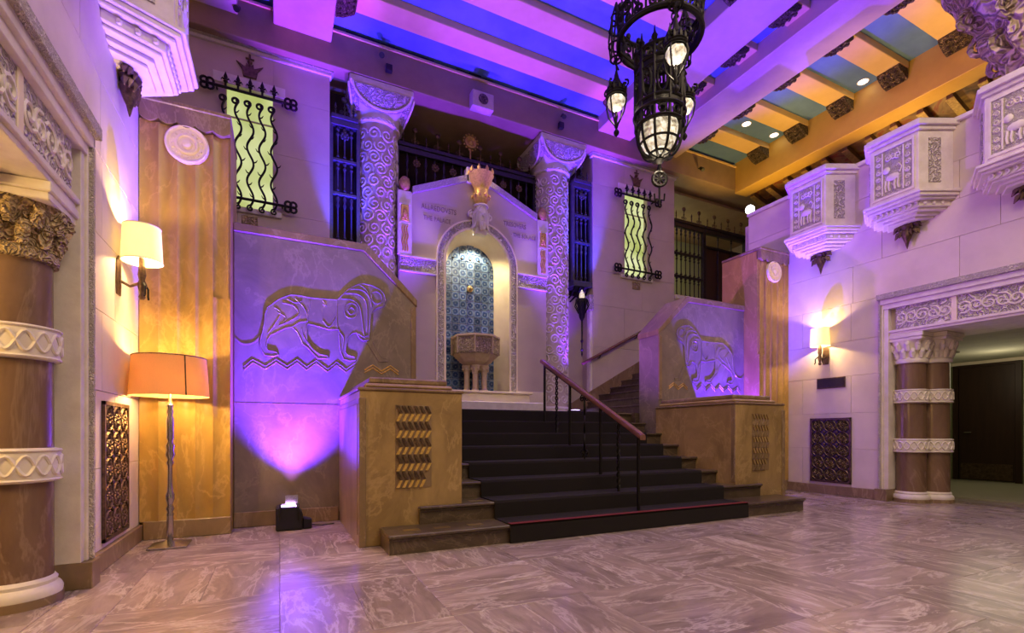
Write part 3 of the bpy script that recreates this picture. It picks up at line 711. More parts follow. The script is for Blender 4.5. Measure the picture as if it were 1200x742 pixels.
# ================================================================== FLUTED PIERS
def pier(s, label):
    X = lambda u: C+s*u
    t = thing('fluted_pier', label, 'pier', (X(4.2), 5.9, 0)); H = 4.09
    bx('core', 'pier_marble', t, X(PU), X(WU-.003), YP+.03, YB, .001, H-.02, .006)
    bx('plinth', 'brown_marble_b', t, X(PU-.004), X(WU-.034), YP-.022, YP+.05, .001, .17, .006)
    w = (WU-PU-.01)/5
    for k in range(5):
        a = PU+.003+k*w
        prof = [(a, YP+.045)]+[(a+w*q/10, YP+.022*sin(pi*q/10)-.004*k) for q in range(11)]+[(a+w, YP+.045)]
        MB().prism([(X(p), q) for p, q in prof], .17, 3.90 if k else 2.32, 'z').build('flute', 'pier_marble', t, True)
    a = PU+.003
    prof = [(a+.015, YP+.045)]+[(a+.015+(w-.015)*q/10, YP+.012+.018*sin(pi*q/10)) for q in range(11)]+[(a+w, YP+.045)]
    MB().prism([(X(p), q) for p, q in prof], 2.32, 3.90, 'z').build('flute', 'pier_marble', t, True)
    # scalloped valance under the coping
    pts = [(PU, H), (PU, 3.93)]
    for k in range(5):
        for q in range(1, 9): pts.append((PU+.003+k*w+w*q/8, 3.93-.035*sin(pi*q/8)))
    pts.append((WU-.004, H))
    MB().prism([(X(p), q) for p, q in pts], YP-.03, YP+.05).build('valance', 'brown_marble_b', t)
    bx('coping', 'brown_marble_b', t, X(PU-.006), X(WU-.003), YP-.04, YB+.01, H-.015, H+.03, .01)
    # rosette of raised rings
    cx, cz = X(4.21), 3.745
    disc = MB().loft([[(cx+r*cos(2*pi*i/36), YP+y, cz+r*sin(2*pi*i/36)) for i in range(36)] for r, y in ((.18, .02), (.18, -.022), (.168, -.032), (.150, -.026), (.142, -.014), (.10, -.012), (.092, -.026), (.078, -.030), (.068, -.014), (.045, -.012), (.038, -.028), (.02, -.034), (.004, -.035))]).build('rosette', 'cream', t, True)
    mb = MB()
    for k in range(16):
        a = 2*pi*k/16; mb.sphere((cx+.121*cos(a), YP-.014, cz+.121*sin(a)), .012, 6, 4)
    mb.build('rosette_bead', 'cream', disc, True, kind='stuff')
pier(-1, 'golden brown fluted marble pier with rosette behind the floor lamp')
pier(1, 'golden brown fluted marble pier with rosette beside the wall sconce and plaque')

# ================================================================== CARVED COLUMNS ON THE LANDING
def big_column(s, label):
    x, y, r = C+s*1.82, 8.95, .36
    t = thing('carved_column', label, 'column', (x, y, LZ), 'carved columns flanking the fountain')
    MB().lathe([(.44, 0), (.45, .05), (.43, .11), (.385, .14), (.40, .18), (.37, .22)], (x, y, LZ), 36).build('base', 'white_stone', t, True)
    MB().lathe([(r-.006, LZ+.2), (r-.006, 6.42)], (x, y, 0), 40).build('shaft', 'plaster', t, True)
    mb = MB(); n = 10; row = .25; k = 0; z = LZ+.38
    while z < 6.33:
        for i in range(n):
            a0 = 2*pi*(i+.5*(k % 2))/n
            if sin(a0) > .35: continue
            pts = [(x+r*cos(a0+p/r), y+r*sin(a0+p/r), z+q) for p, q in spiral(0, 0, .115, 1.55, 15, random.uniform(0, 6.28), random.choice((-1, 1)))]
            mb.tube(pts, [.016]*6+[.013]*10, 4)
        z += row*.82; k += 1
    mb.build('scroll_relief', 'white_stone', t, True, kind='stuff')
    cp = MB()
    rings = []
    N = 32
    for q in range(8):
        f = q/7.; e = f**1.4; z = 6.46+.42*f; rr = []
        for i in range(N):
            a = 2*pi*i/N+pi/4; c_, s_ = cos(a), sin(a); sq = .53/max(abs(c_), abs(s_)); rad = (.365)*(1-e)+sq*e
            rr.append((x+rad*c_, y+rad*s_, z))
        rings.append(rr)
    cp.loft(rings); c0 = cp.build('capital', 'white_stone', t, True)
    MB().box(x-.54, x+.54, y-.54, y+.54, 6.88, 6.995).build('abacus', 'white_stone', c0, bevel=.015)
    MB().lathe([(.37, 6.40), (.395, 6.415), (.40, 6.44), (.385, 6.465), (.37, 6.47)], (x, y, 0), 36).build('neck_ring', 'white_stone', c0, True)
    mb = MB()                                    # guilloche on the neck
    for ph in (0, pi): mb.tube([(x+.398*cos(a), y+.398*sin(a), 6.435+.02*sin(14*a+ph)) for a in [2*pi*k/140 for k in range(140)]], .008, 4, True)
    mb.build('guilloche', 'white_stone', c0, True)
    for fx, fy in ((0, -1), (1, 0), (-1, 0)):   # half-round carved lunette on each face
        arc = [(.49*cos(pi+pi*q/20), .30*sin(pi+pi*q/20)) for q in range(21)]
        yy = .535
        mb = MB()
        P = lambda a, d, zz: (x+fx*d+(a if fy else 0), y+fy*d+(a if fx else 0), zz)
        ins = [(a*.97, b*.97) for a, b in arc]
        # the lunette leans inward with the cushion
        dd = lambda b: yy-.10*(min(1, abs(b)/.30))**1.6
        vs = [P(a, dd(b)+.012, 6.865+b) for a, b in ins]+[P(a, dd(b)-.12, 6.865+b) for a, b in ins]; m_ = len(ins)
        mb.add(vs, [tuple(range(m_)), tuple(range(2*m_-1, m_-1, -1))]+[(i, (i+1) % m_, m_+(i+1) % m_, m_+i) for i in range(m_)])
        lu = mb.build('lunette', 'carved_stone', c0)
        MB().tube([P(a, dd(b)+.016, 6.865+b) for a, b in arc], .02, 6).build('lunette_rim', 'white_stone', lu, True)
big_column(-1, 'scroll-carved stone column with cushion capital behind the slab above the floor light')
big_column(1, 'scroll-carved stone column with cushion capital beside the iron torch lantern')

# ================================================================== FOUNTAIN WALL
fw = thing('fountain_wall', 'gabled stone fountain wall with arched tiled niche between the carved columns', 'fountain', (C, 8.8, LZ))
FY = 8.60
def arc(r, z0, n=24, a0=pi, a1=0): return [(C+r*cos(a0+(a1-a0)*k/n), z0+r*sin(a0+(a1-a0)*k/n)) for k in range(n+1)]
SPZ = 4.20
outl = [(C-1.50, LZ), (C-1.50, 5.30), (C-1.27, 5.30), (C-1.27, 5.40), (C-.22, 5.85), (C+.22, 5.85), (C+1.27, 5.40), (C+1.27, 5.30), (C+1.50, 5.30), (C+1.50, LZ), (C+.66, LZ)]+arc(.66, SPZ, 24, 0, pi)+[(C-.66, LZ)]
MB().prism(outl, FY, FY+.10).build('gable_wall', 'plaster', fw)
MB().box(C-1.42, C+1.42, FY+.46, FY+.52, LZ, 5.3).build('backing', 'plaster', fw)
# splayed niche reveal
f0 = [(C-.66, LZ)]+arc(.66, SPZ)+[(C+.66, LZ)]; f1 = [(C-.5, LZ)]+arc(.5, SPZ)+[(C+.5, LZ)]
mb = MB(); n = len(f0)
mb.add([(a, FY+.02, b) for a, b in f0]+[(a, FY+.42, b) for a, b in f1], [(i, i+1, n+i+1, n+i) for i in range(n-1)]); mb.build('niche_reveal', 'cream', fw, True)
# arch mouldings
def arch_band(r0, r1, y0, y1, nm, m, z0=LZ+.45):
    mb = MB(); o = [(C-r1, z0)]+arc(r1, SPZ)+[(C+r1, z0)]; i_ = [(C-r0, z0)]+arc(r0, SPZ)+[(C+r0, z0)]; n = len(o)
    for k in range(n-1):
        q = [o[k], o[k+1], i_[k+1], i_[k]]
        mb.add([(a, y0, b) for a, b in q]+[(a, y1, b) for a, b in q], [(0,1,2,3),(7,6,5,4),(0,4,5,1),(1,5,6,2),(2,6,7,3),(3,7,4,0)])
    return mb.build(nm, m, fw)
arch_band(.68, .80, FY-.03, FY+.02, 'arch_band', 'carved_stone'); arch_band(.645, .685, FY-.05, FY+.02, 'arch_roll', 'cream'); arch_band(.80, .83, FY-.045, FY+.02, 'arch_roll', 'cream')
# carved string courses and jamb shafts
for s in (-1, 1):
    X = lambda u: C+s*u
    o = bx('string_course', 'carved_stone', fw, X(.83), X(1.50), FY-.03, FY+.01, 3.885, 4.14, .008)
    bx('fillet', 'white_stone', o, X(.83), X(1.50), FY-.045, FY, 3.865, 3.893, .004); bx('fillet', 'white_stone', o, X(.83), X(1.50), FY-.045, FY, 4.13, 4.16, .004)
    bx('end_pilaster', 'white_stone', fw, X(1.28), X(1.53), FY-.04, FY+.02, 4.16, 5.30, .008)
    bx('skirting', 'cream', fw, X(.84), X(1.5), FY-.02, FY+.02, LZ, LZ+.5, .006)
    p = bx('gilt_square', 'gilt', fw, X(1.335), X(1.475), FY-.055, FY-.03, 4.75, 5.04, .008)
    mb = MB(); cx = X(1.405)
    mb.sphere((cx, FY-.06, 4.89), .05, 8, 5, 1, .5, 1.5); mb.sphere((cx-.03, FY-.06, 4.82), .03, 6, 4, 1, .5, 1); mb.sphere((cx+.03, FY-.06, 4.82), .03, 6, 4, 1, .5, 1); mb.sphere((cx, FY-.06, 4.98), .03, 6, 4, 1.3, .5, 1)
    mb.build('figure', 'gilt', p, True)
    bx('square_frame', 'white_stone', fw, X(1.31), X(1.50), FY-.05, FY, 4.71, 4.75, .006); bx('square_frame', 'white_stone', fw, X(1.31), X(1.50), FY-.05, FY, 5.04, 5.08, .006)
    for q in (-.04, 0, .04):
        MB().tube([(cx+q+.013*sin(a*4.2), FY-.045, 4.22+.46*a/pi/1.0) for a in [pi*k/30 for k in range(31)]], .013, 5).build('gilt_wave', 'gilt', fw, True)
    fr = MB().sphere((X(1.40), FY-.0, 5.43), .115, 12, 8, .9, .8, 1.2)
    fr.xf(lambda a, b, c: (a+.008*sin(c*90), b, c)); fr.build('gilt_finial', 'gilt_dull', fw, True)
    # sloping gable coping
    g0, g1 = (X(1.27), 5.40), (X(.20), 5.86)
    MB().prism([g0, g1, (g1[0], g1[1]-.12), (g0[0], g0[1]-.12)], FY-.05, FY+.12).build('gable_coping', 'carved_fine', fw)
MB().box(C-.24, C+.24, FY-.05, FY+.12, 5.70, 6.0).build('apex_block', 'white_stone', fw, bevel=.01)
# gilded crown on a carved mask
k0 = (C+.02, FY-.12, 0)
cr = MB().lathe([(.10, 5.30), (.135, 5.36), (.15, 5.44), (.13, 5.54), (.14, 5.60), (.20, 5.72), (.235, 5.86), (.22, 5.86), (.17, 5.74), (.05, 5.66)], k0, 20).build('gilt_crown', 'gilt', fw, True)
mb = MB()
for k in range(9):
    a = 2*pi*k/9; mb.lathe([(.028, 0), (.036, .05), (.003, .12)], (k0[0]+.225*cos(a), k0[1]+.225*sin(a)*.9, 5.85), 6)
    mb.sphere((k0[0]+.16*cos(a), k0[1]+.16*sin(a), 5.44), .032, 6, 4)
mb.build('crown_point', 'gilt', cr, True)
mk = MB().sphere((C+.02, FY-.10, 5.08), .16, 16, 10, .78, .8, 1.5).sphere((C+.02, FY-.23, 5.06), .025, 8, 5, .8, 1, 1.6).sphere((C+.02, FY-.20, 4.97), .022, 8, 4, 1.6, .8, .6)
for q in (-.05, .05): mk.sphere((C+.02+q, FY-.21, 5.12), .018, 8, 4, 1.4, .6, .8)
mk = mk.build('keystone_mask', 'white_stone', fw, True)
mb = MB()
for sg in (-1, 1):
    mb.tube([(C+.02+sg*(.16+a), FY-.09, 5.10+b) for a, b in spiral(.02, 0, .07, 1.5, 16, pi/2, sg)], .02, 6)
    mb.tube([(C+.02+sg*(.10+a), FY-.09, 4.85+b) for a, b in spiral(.02, 0, .06, 1.3, 14, -pi/2, -sg)], .018, 6)
for sg in (-1, 1):
    for q in range(3):
        mb.tube([(C+.02+sg*(.05+.03*q), FY-.20+.03*q, 5.24-.02*q), (C+.02+sg*(.11+.025*q), FY-.16+.03*q, 5.12-.02*q), (C+.02+sg*(.10+.025*q), FY-.15+.03*q, 4.98-.03*q), (C+.02+sg*(.13+.02*q), FY-.12, 4.86-.02*q)], .017, 5)
for q in (-.05, -.018, .018, .05): mb.tube([(C+.02+q, FY-.205, 4.95), (C+.02+q*1.1, FY-.21, 4.88), (C+.02+q*.7, FY-.19, 4.80)], .018, 5)
mb.tube([(C+.02+.13*cos(v), FY-.10+.13*sin(v), 5.26) for v in [pi+pi*j/10 for j in range(11)]], .022, 6)
mb.build('curl', 'white_stone', mk, True, kind='stuff')
MB().prism([(C-.10, 4.74), (C+.14, 4.74), (C+.10, 4.95), (C-.06, 4.95)], FY-.12, FY).build('keystone', 'white_stone', fw, bevel=.01)
# blue glazed tiles
P_ = .155
tl = MB().box(-P_/2+.004, P_/2-.004, -.012, 0, -P_/2+.004, P_/2-.004).build('tile', 'blue_tile', fw, bevel=.002, origin=(0, 0, 0))
first = True
MB().box(C-.56, C+.56, FY+.415, FY+.43, LZ+.1, 4.8).build('tile_bed', 'tile_grout', fw)
for j in range(21):
    for i in range(-3, 4):
        x, z = i*P_, LZ+.50+j*P_
        if z > SPZ and sqrt(x*x+(z-SPZ)**2) > .57: continue
        p = (x, FY+.415-8.8, z-LZ)
        if first: tl.location = p; first = False
        else: place(tl, fw, p)
bx('niche_sill', 'cream', fw, C-.5, C+.5, FY+.30, FY+.42, LZ, LZ+.46, .004)
MB().lathe([(.05, 0), (.045, -.006)], (C, FY+.12, SPZ+.615), 16).build('niche_light', 'bulb', fw)
# inscription, worn and only partly legible
def text(body, x, z, size, sh=0):
    cu = bpy.data.curves.new('t', 'FONT'); cu.body = body; cu.size = size; cu.extrude = .004; cu.space_character = 1.05
    o = bpy.data.objects.new('t', cu); COL.objects.link(o); dg = bpy.context.evaluated_depsgraph_get(); me = bpy.data.meshes.new_from_object(o.evaluated_get(dg)); bpy.data.objects.remove(o)
    me.materials.clear(); me.materials.append(M['letter']); t = bpy.data.objects.new('inscription', me); COL.objects.link(t); t.parent = fw
    t.scale = (.74, 1, 1); t.rotation_euler = (pi/2, 0, 0); t.location = (x-C, FY-.003-8.8, z-LZ); t['label'] = 'small dark carved lettering'
text('ALLREDOVSTS', 2.32, 5.06, .135); text('THE PALACE \u00b7', 2.36, 4.87, .12); text('TRESOVERS', 3.96, 5.06, .125); text('\u00b7 THE SOLACE', 4.12, 4.87, .115)

# plinth ledge and basin in front of the niche
lg = thing('fountain_ledge', 'pale stone ledge in front of the tiled niche', 'ledge', (C, 8.4, LZ))
bx('lower_step', 'white_stone', lg, C-1.12, C+1.12, 8.02, 8.55, LZ+.0, LZ+.24, .012); bx('upper_step', 'cream', lg, C-.90, C+.90, 8.18, 8.59, LZ+.24, LZ+.40, .01); bx('lip', 'cream', lg, C-.95, C+.95, 8.14, 8.59, LZ+.40, LZ+.44, .01)
LG = LZ+.44
bs = thing('fountain_basin', 'octagonal carved stone basin on clustered short columns', 'fountain', (C, 8.66, LG))
bc = (C-.03, 8.64, 0)
MB().lathe([(.20, 2.26), (.30, 2.33), (.40, 2.43), (.44, 2.47)], bc, 8, True, rot=pi/8).build('bowl_underside', 'tan_stone', bs)
bw = MB().lathe([(.44, 2.46), (.455, 2.49), (.455, 2.75), (.44, 2.77)], bc, 8, True, rot=pi/8).build('bowl', 'carved_tan', bs)
MB().lathe([(.45, 2.76), (.475, 2.78), (.47, 2.815), (.41, 2.815), (.38, 2.76)], bc, 8, False, rot=pi/8).build('rim', 'tan_stone', bw)
mb = MB()
for k in range(8): a = pi/8+2*pi*k/8; mb.tube([(bc[0]+.455*cos(a), bc[1]+.455*sin(a), 2.47), (bc[0]+.455*cos(a), bc[1]+.455*sin(a), 2.77)], .018, 6)
mb.build('corner_bead', 'tan_stone', bw, True)
for k in range(6):
    a = -pi/2+2*pi*k/6-.42; px_, py_ = bc[0]+.19*cos(a), bc[1]+.19*sin(a)
    c_ = MB().lathe([(.075, LG), (.075, LG+.04), (.05, LG+.06), (.048, 2.10), (.058, 2.11), (.05, 2.13)], (px_, py_, 0), 14).build('shaft', 'tan_stone', bs, True)
    mb = MB().lathe([(.05, 2.125), (.065, 2.17), (.085, 2.22), (.095, 2.26)], (px_, py_, 0), 12)
    for q in range(6): mb.sphere((px_+.072*cos(q*pi/3), py_+.072*sin(q*pi/3), 2.19), .026, 6, 4)
    mb.build('capital', 'tan_stone', c_, True)
sp = thing('fountain_spout', 'small brass water spout on the blue tiles', 'spout', (C, 8.98, 3.83))
MB().sphere((C-.02, 8.97, 3.83), .065, 12, 8, 1, .6, 1).build('mask', 'brass', sp, True)
MB().tube([(C-.02, 8.95, 3.83), (C-.02, 8.88, 3.82), (C-.02, 8.86, 3.80)], .025, 8).build('nozzle', 'brass', sp, True)

# ================================================================== GALLERY SCREENS
def screen(t, x0, x1, y, z0, z1, mat, nbar, rails, crest=True, rosette=True, disc='gilt_dull'):
    """bronze screen: frame, turned bars, rails, rosettes and cresting"""
    bx('top_rail', mat, t, x0, x1, y-.05, y+.05, z1-.10, z1, .006); bx('top_rail', mat, t, x0, x1, y-.075, y+.06, z1, z1+.07, .006)
    for xx in (x0, x1): bx('stile', mat, t, xx-.03, xx+.03, y-.04, y+.04, z0, z1, .004)
    for rz_ in rails: bx('rail', mat, t, x0, x1, y-.03, y+.03, rz_-.025, rz_+.025, .004)
    lv = [z0]+list(rails)+[z1-.1]; w = (x1-x0)/(nbar+1)
    for i in range(nbar):
        x = x0+w*(i+1); prof = []
        for a, b in zip(lv[:-1], lv[1:]):
            h_ = b-a
            prof += [(.016, a), (.016, a+.06*h_), (.034, a+.10*h_), (.016, a+.14*h_), (.013, a+.2*h_), (.013, a+.70*h_), (.030, a+.76*h_), (.014, a+.82*h_), (.032, a+.90*h_), (.016, a+.96*h_), (.016, b)]
        bar = MB().lathe(prof, (x, y, 0), 8).build('bar', mat, t, True)
        if rosette and i % 2 == (nbar//2) % 2:
            zz = lv[-1]-.16; mb = MB().sphere((x, y-.03, zz), .035, 8, 5, 1, .5, 1)
            for q in range(8): mb.sphere((x+.055*cos(q*pi/4), y-.03, zz+.055*sin(q*pi/4)), .024, 6, 4, 1, .5, 1)
            mb.build('rosette', disc, bar, True)
    if crest:
        m = max(3, int((x1-x0)/.21)); w2 = (x1-x0)/m
        for i in range(m):
            x = x0+w2*(i+.5); big = i % 2 == 1; h_ = .30 if big else .20; zb = z1+.07
            mb = MB().lathe([(.012, 0), (.012, h_*.5), (.026, h_*.56), (.010, h_*.62), (.008, h_)], (x, y, zb), 6)
            if big:
                mb.sphere((x, y, zb+h_), .055, 10, 6, 1, .5, 1)
                for sg in (-1, 1): mb.tube([(x+sg*a, y, zb+.08+b) for a, b in spiral(.05, 0, .04, 1.3, 10, pi, -1)], .009, 4)
            else: mb.lathe([(.022, h_*.75), (.004, h_*1.15)], (x, y, zb), 6)
            mb.build('crest', disc, t, True)
cg = thing('gallery_screen', 'dark bronze gallery screen with crested top above the fountain gable', 'screen', (C, 9.02, 4.3))
screen(cg, C-1.44, C+1.44, 9.02, 4.35, 6.33, 'bronze_dark', 15, (5.0,), True, True, 'bronze')
mb = MB().lathe([(.015, 6.40), (.015, 6.62)], (C, 9.0, 0), 8).loft([[(C+r*cos(2*pi*i/24), 8.98+dy, 6.74+r*sin(2*pi*i/24)) for i in range(24)] for r, dy in ((.12, .02), (.12, -.02), (.09, -.03), (.06, -.01), (.03, -.04), (.004, -.045))])
for k in range(14): a = 2*pi*k/14; mb.sphere((C+.15*cos(a), 8.98, 6.74+.15*sin(a)), .022, 6, 4)
mb.build('sun_medallion', 'gilt_dull', cg, True)
for s in (-1, 1):
    xa, xb = sorted((C+s*2.19, C+s*2.63))
    t = thing('gallery_box', 'narrow blue-lit metal gallery box '+('above the iron torch lantern' if s > 0 else 'beside the stone wall panel over the black floor light'), 'screen', (C+s*2.41, 8.75, 4.1))
    screen(t, xa, xb, 8.68, 4.22, 6.30, 'gallery_metal', 3, (5.05, 5.62), True, True, 'gallery_metal')
    bx('box_back', 'dark_curtain', t, xa-.0, xb, 8.99, 9.02, 4.0, 6.95); bx('box_bottom', 'gallery_metal', t, xa-.02, xb+.02, 8.60, 9.0, 4.10, 4.22, .01)
    for sg in (0, 1): bx('box_cheek', 'bronze_dark', t, (xa, xb)[sg]-.015, (xa, xb)[sg]+.015, 8.7, 9.0, 4.2, 6.3)
    for i in range(4):
        xx = xa+.05+i*(xb-xa-.1)/3
        MB().tube([(xx, 8.97, 3.90), (xx, 8.80, 3.95), (xx, 8.66, 4.11)], .018, 6).build('stay', 'iron', t, True)
ms = thing('mezzanine_screen', 'dark bronze screen with crested top at the mezzanine door', 'screen', (C+6, 8.72, 4.25))
screen(ms, C+5.02, C+6.02, 8.72, 4.26, 6.02, 'bronze_dark', 6, (4.75, 5.3), True, False, 'bronze')
screen(ms, C+6.06, C+7.5, 8.72, 4.26, 6.02, 'bronze_dark', 2, (5.6,), True, False, 'bronze')
bx('door_leaf', 'door_wood', ms, C+6.12, C+7.44, 8.74, 8.78, 4.26, 5.58); bx('sill', 'white_stone', ms, C+4.98, C+7.6, 8.56, 8.72, 4.15, 4.25, .01)
ml = thing('mezzanine_lamp', 'small bright white lamp on the mezzanine beside the parapet', 'light', (8.46, 6.6, 5.2))
MB().sphere((8.46, 6.62, 5.44), .085, 12, 8).build('globe', 'mezz_bulb', ml, True); MB().lathe([(.05, 5.1), (.02, 5.14), (.02, 5.36), (.05, 5.37)], (8.46, 6.62, 0), 10).build('stem', 'brass', ml, True)
bx('post', 'plaster', ml, 8.40, 8.52, 6.56, 6.68, 4.15, 5.10)

# ================================================================== WINDOWS AND IRON GRILLES
def window(s, n):
    X = lambda u: C+s*u
    o = struct('window_%d' % n, 'tall narrow glowing yellow-green window behind an iron grille', 'window')
    bx('pane', 'window_glow', o, X(WCU-WHW), X(WCU+WHW), 8.72, 8.74, WZ0, WZ1)
    bx('transom', 'plaster', o, X(WCU-WHW), X(WCU+WHW), 8.70, 8.73, 5.92, 5.94)
    bx('lintel', 'white_stone', o, X(WCU-.50), X(WCU+.50), 8.585, 8.62, WZ1, WZ1+.16, .006); bx('sill', 'white_stone', o, X(WCU-.45), X(WCU+.45), 8.56, 8.62, WZ0-.08, WZ0, .006)
    bx('sill_block', 'carved_warm', o, X(WCU-.11), X(WCU+.11), 8.58, 8.62, WZ0-.28, WZ0-.12, .006)
def grille(s, label):
    X = lambda u: C+s*u; y = 8.50; uc = 3.82
    t = thing('window_grille', label, 'window grille', (X(uc), y, WZ0))
    for zz, in ((6.24,), (4.60,)):
        b = MB().tube([(X(uc)-.52, y, zz), (X(uc)+.52, y, zz)], .022, 8).build('bar', 'iron', t, True)
        for sg in (-1, 1):
            mb = MB()
            cx = X(uc)+sg*.57
            for q in range(4):
                a = q*pi/2+pi/4; mb.tube([(cx+.055*cos(a)+.045*cos(v), y, zz+.055*sin(a)+.045*sin(v)) for v in [2*pi*k/12 for k in range(12)]], .019, 6, True)
            mb.sphere((cx, y, zz), .03, 8, 5)
            mb.tube([(X(uc)+sg*.45, y, zz), (X(uc)+sg*.45, 8.60, zz)], .015, 6)
            mb.build('quatrefoil', 'iron', b, True)
    for k in range(5):
        x0 = X(uc)+(k-2)*.165; top, bot = 6.07, 4.50
        pts = []; n = 44
        for q in range(n+1):
            z = bot+(top-bot)*q/n; pts.append((x0+.045*sin(2*pi*(z-bot)/.52), y, z))
        xe = pts[-1][0]
        pts += [(xe-.045+a, y, top+b) for a, b in [(.05*cos(v)*(1-.55*v/7.5), .05*sin(v)*(1-.55*v/7.5)) for v in [7.5*j/18 for j in range(1, 19)]]]
        st_ = MB().tube(pts, .017, 6)
        for q in range(4, n, 5):                       # thorns
            p = pts[q]; sg = 1 if (q//5) % 2 else -1
            st_.tube([(p[0], y, p[2]), (p[0]+sg*.035, y, p[2]+.02), (p[0]+sg*.055, y, p[2]+.055)], [.012, .010, .004], 5)
        st_.tube([(x0+a, y, bot-.03+b) for a, b in spiral(0, 0, .05, 1.3, 12, pi/2, 1)], .014, 5)
        o = st_.build('stem', 'iron', t, True)
        fz = 6.24
        f = MB().lathe([(.016, fz), (.016, fz+.07), (.034, fz+.09), (.016, fz+.11), (.03, fz+.16), (.003, fz+.24)], (x0, y, 0), 8)
        for sg in (-1, 1): f.tube([(x0, y, fz+.10), (x0+sg*.045, y, fz+.14), (x0+sg*.06, y, fz+.11)], [.014, .012, .006], 5)
        f.build('finial', 'iron', o, True)
    cw_ = thing('crown_ornament', 'small metal crown on the wall over the grille '+('near the mezzanine screen' if s > 0 else 'next to the fluted pier'), 'ornament', (X(WCU), 8.58, 6.56))
    x = X(WCU); z = 6.54
    MB().prism([(x-.09, z), (x+.09, z), (x+.11, z+.11), (x+.19, z+.22), (x+.06, z+.15), (x+.05, z+.22), (x, z+.17), (x-.05, z+.22), (x-.06, z+.15), (x-.19, z+.22), (x-.11, z+.11)], 8.57, 8.60).build('band', 'bronze', cw_, bevel=.006)
    MB().tube([(x, 8.58, z+.15), (x, 8.58, z+.36)], .014, 6).tube([(x-.06, 8.58, z+.29), (x+.06, 8.58, z+.29)], .014, 6).sphere((x, 8.58, z+.24), .035, 8, 5).build('cross', 'bronze', cw_, True)
window(-1, 1); window(1, 2)
grille(-1, 'black wrought iron vine grille over the window next to the golden fluted pier')
grille(1, 'black wrought iron vine grille over the window near the mezzanine screen')

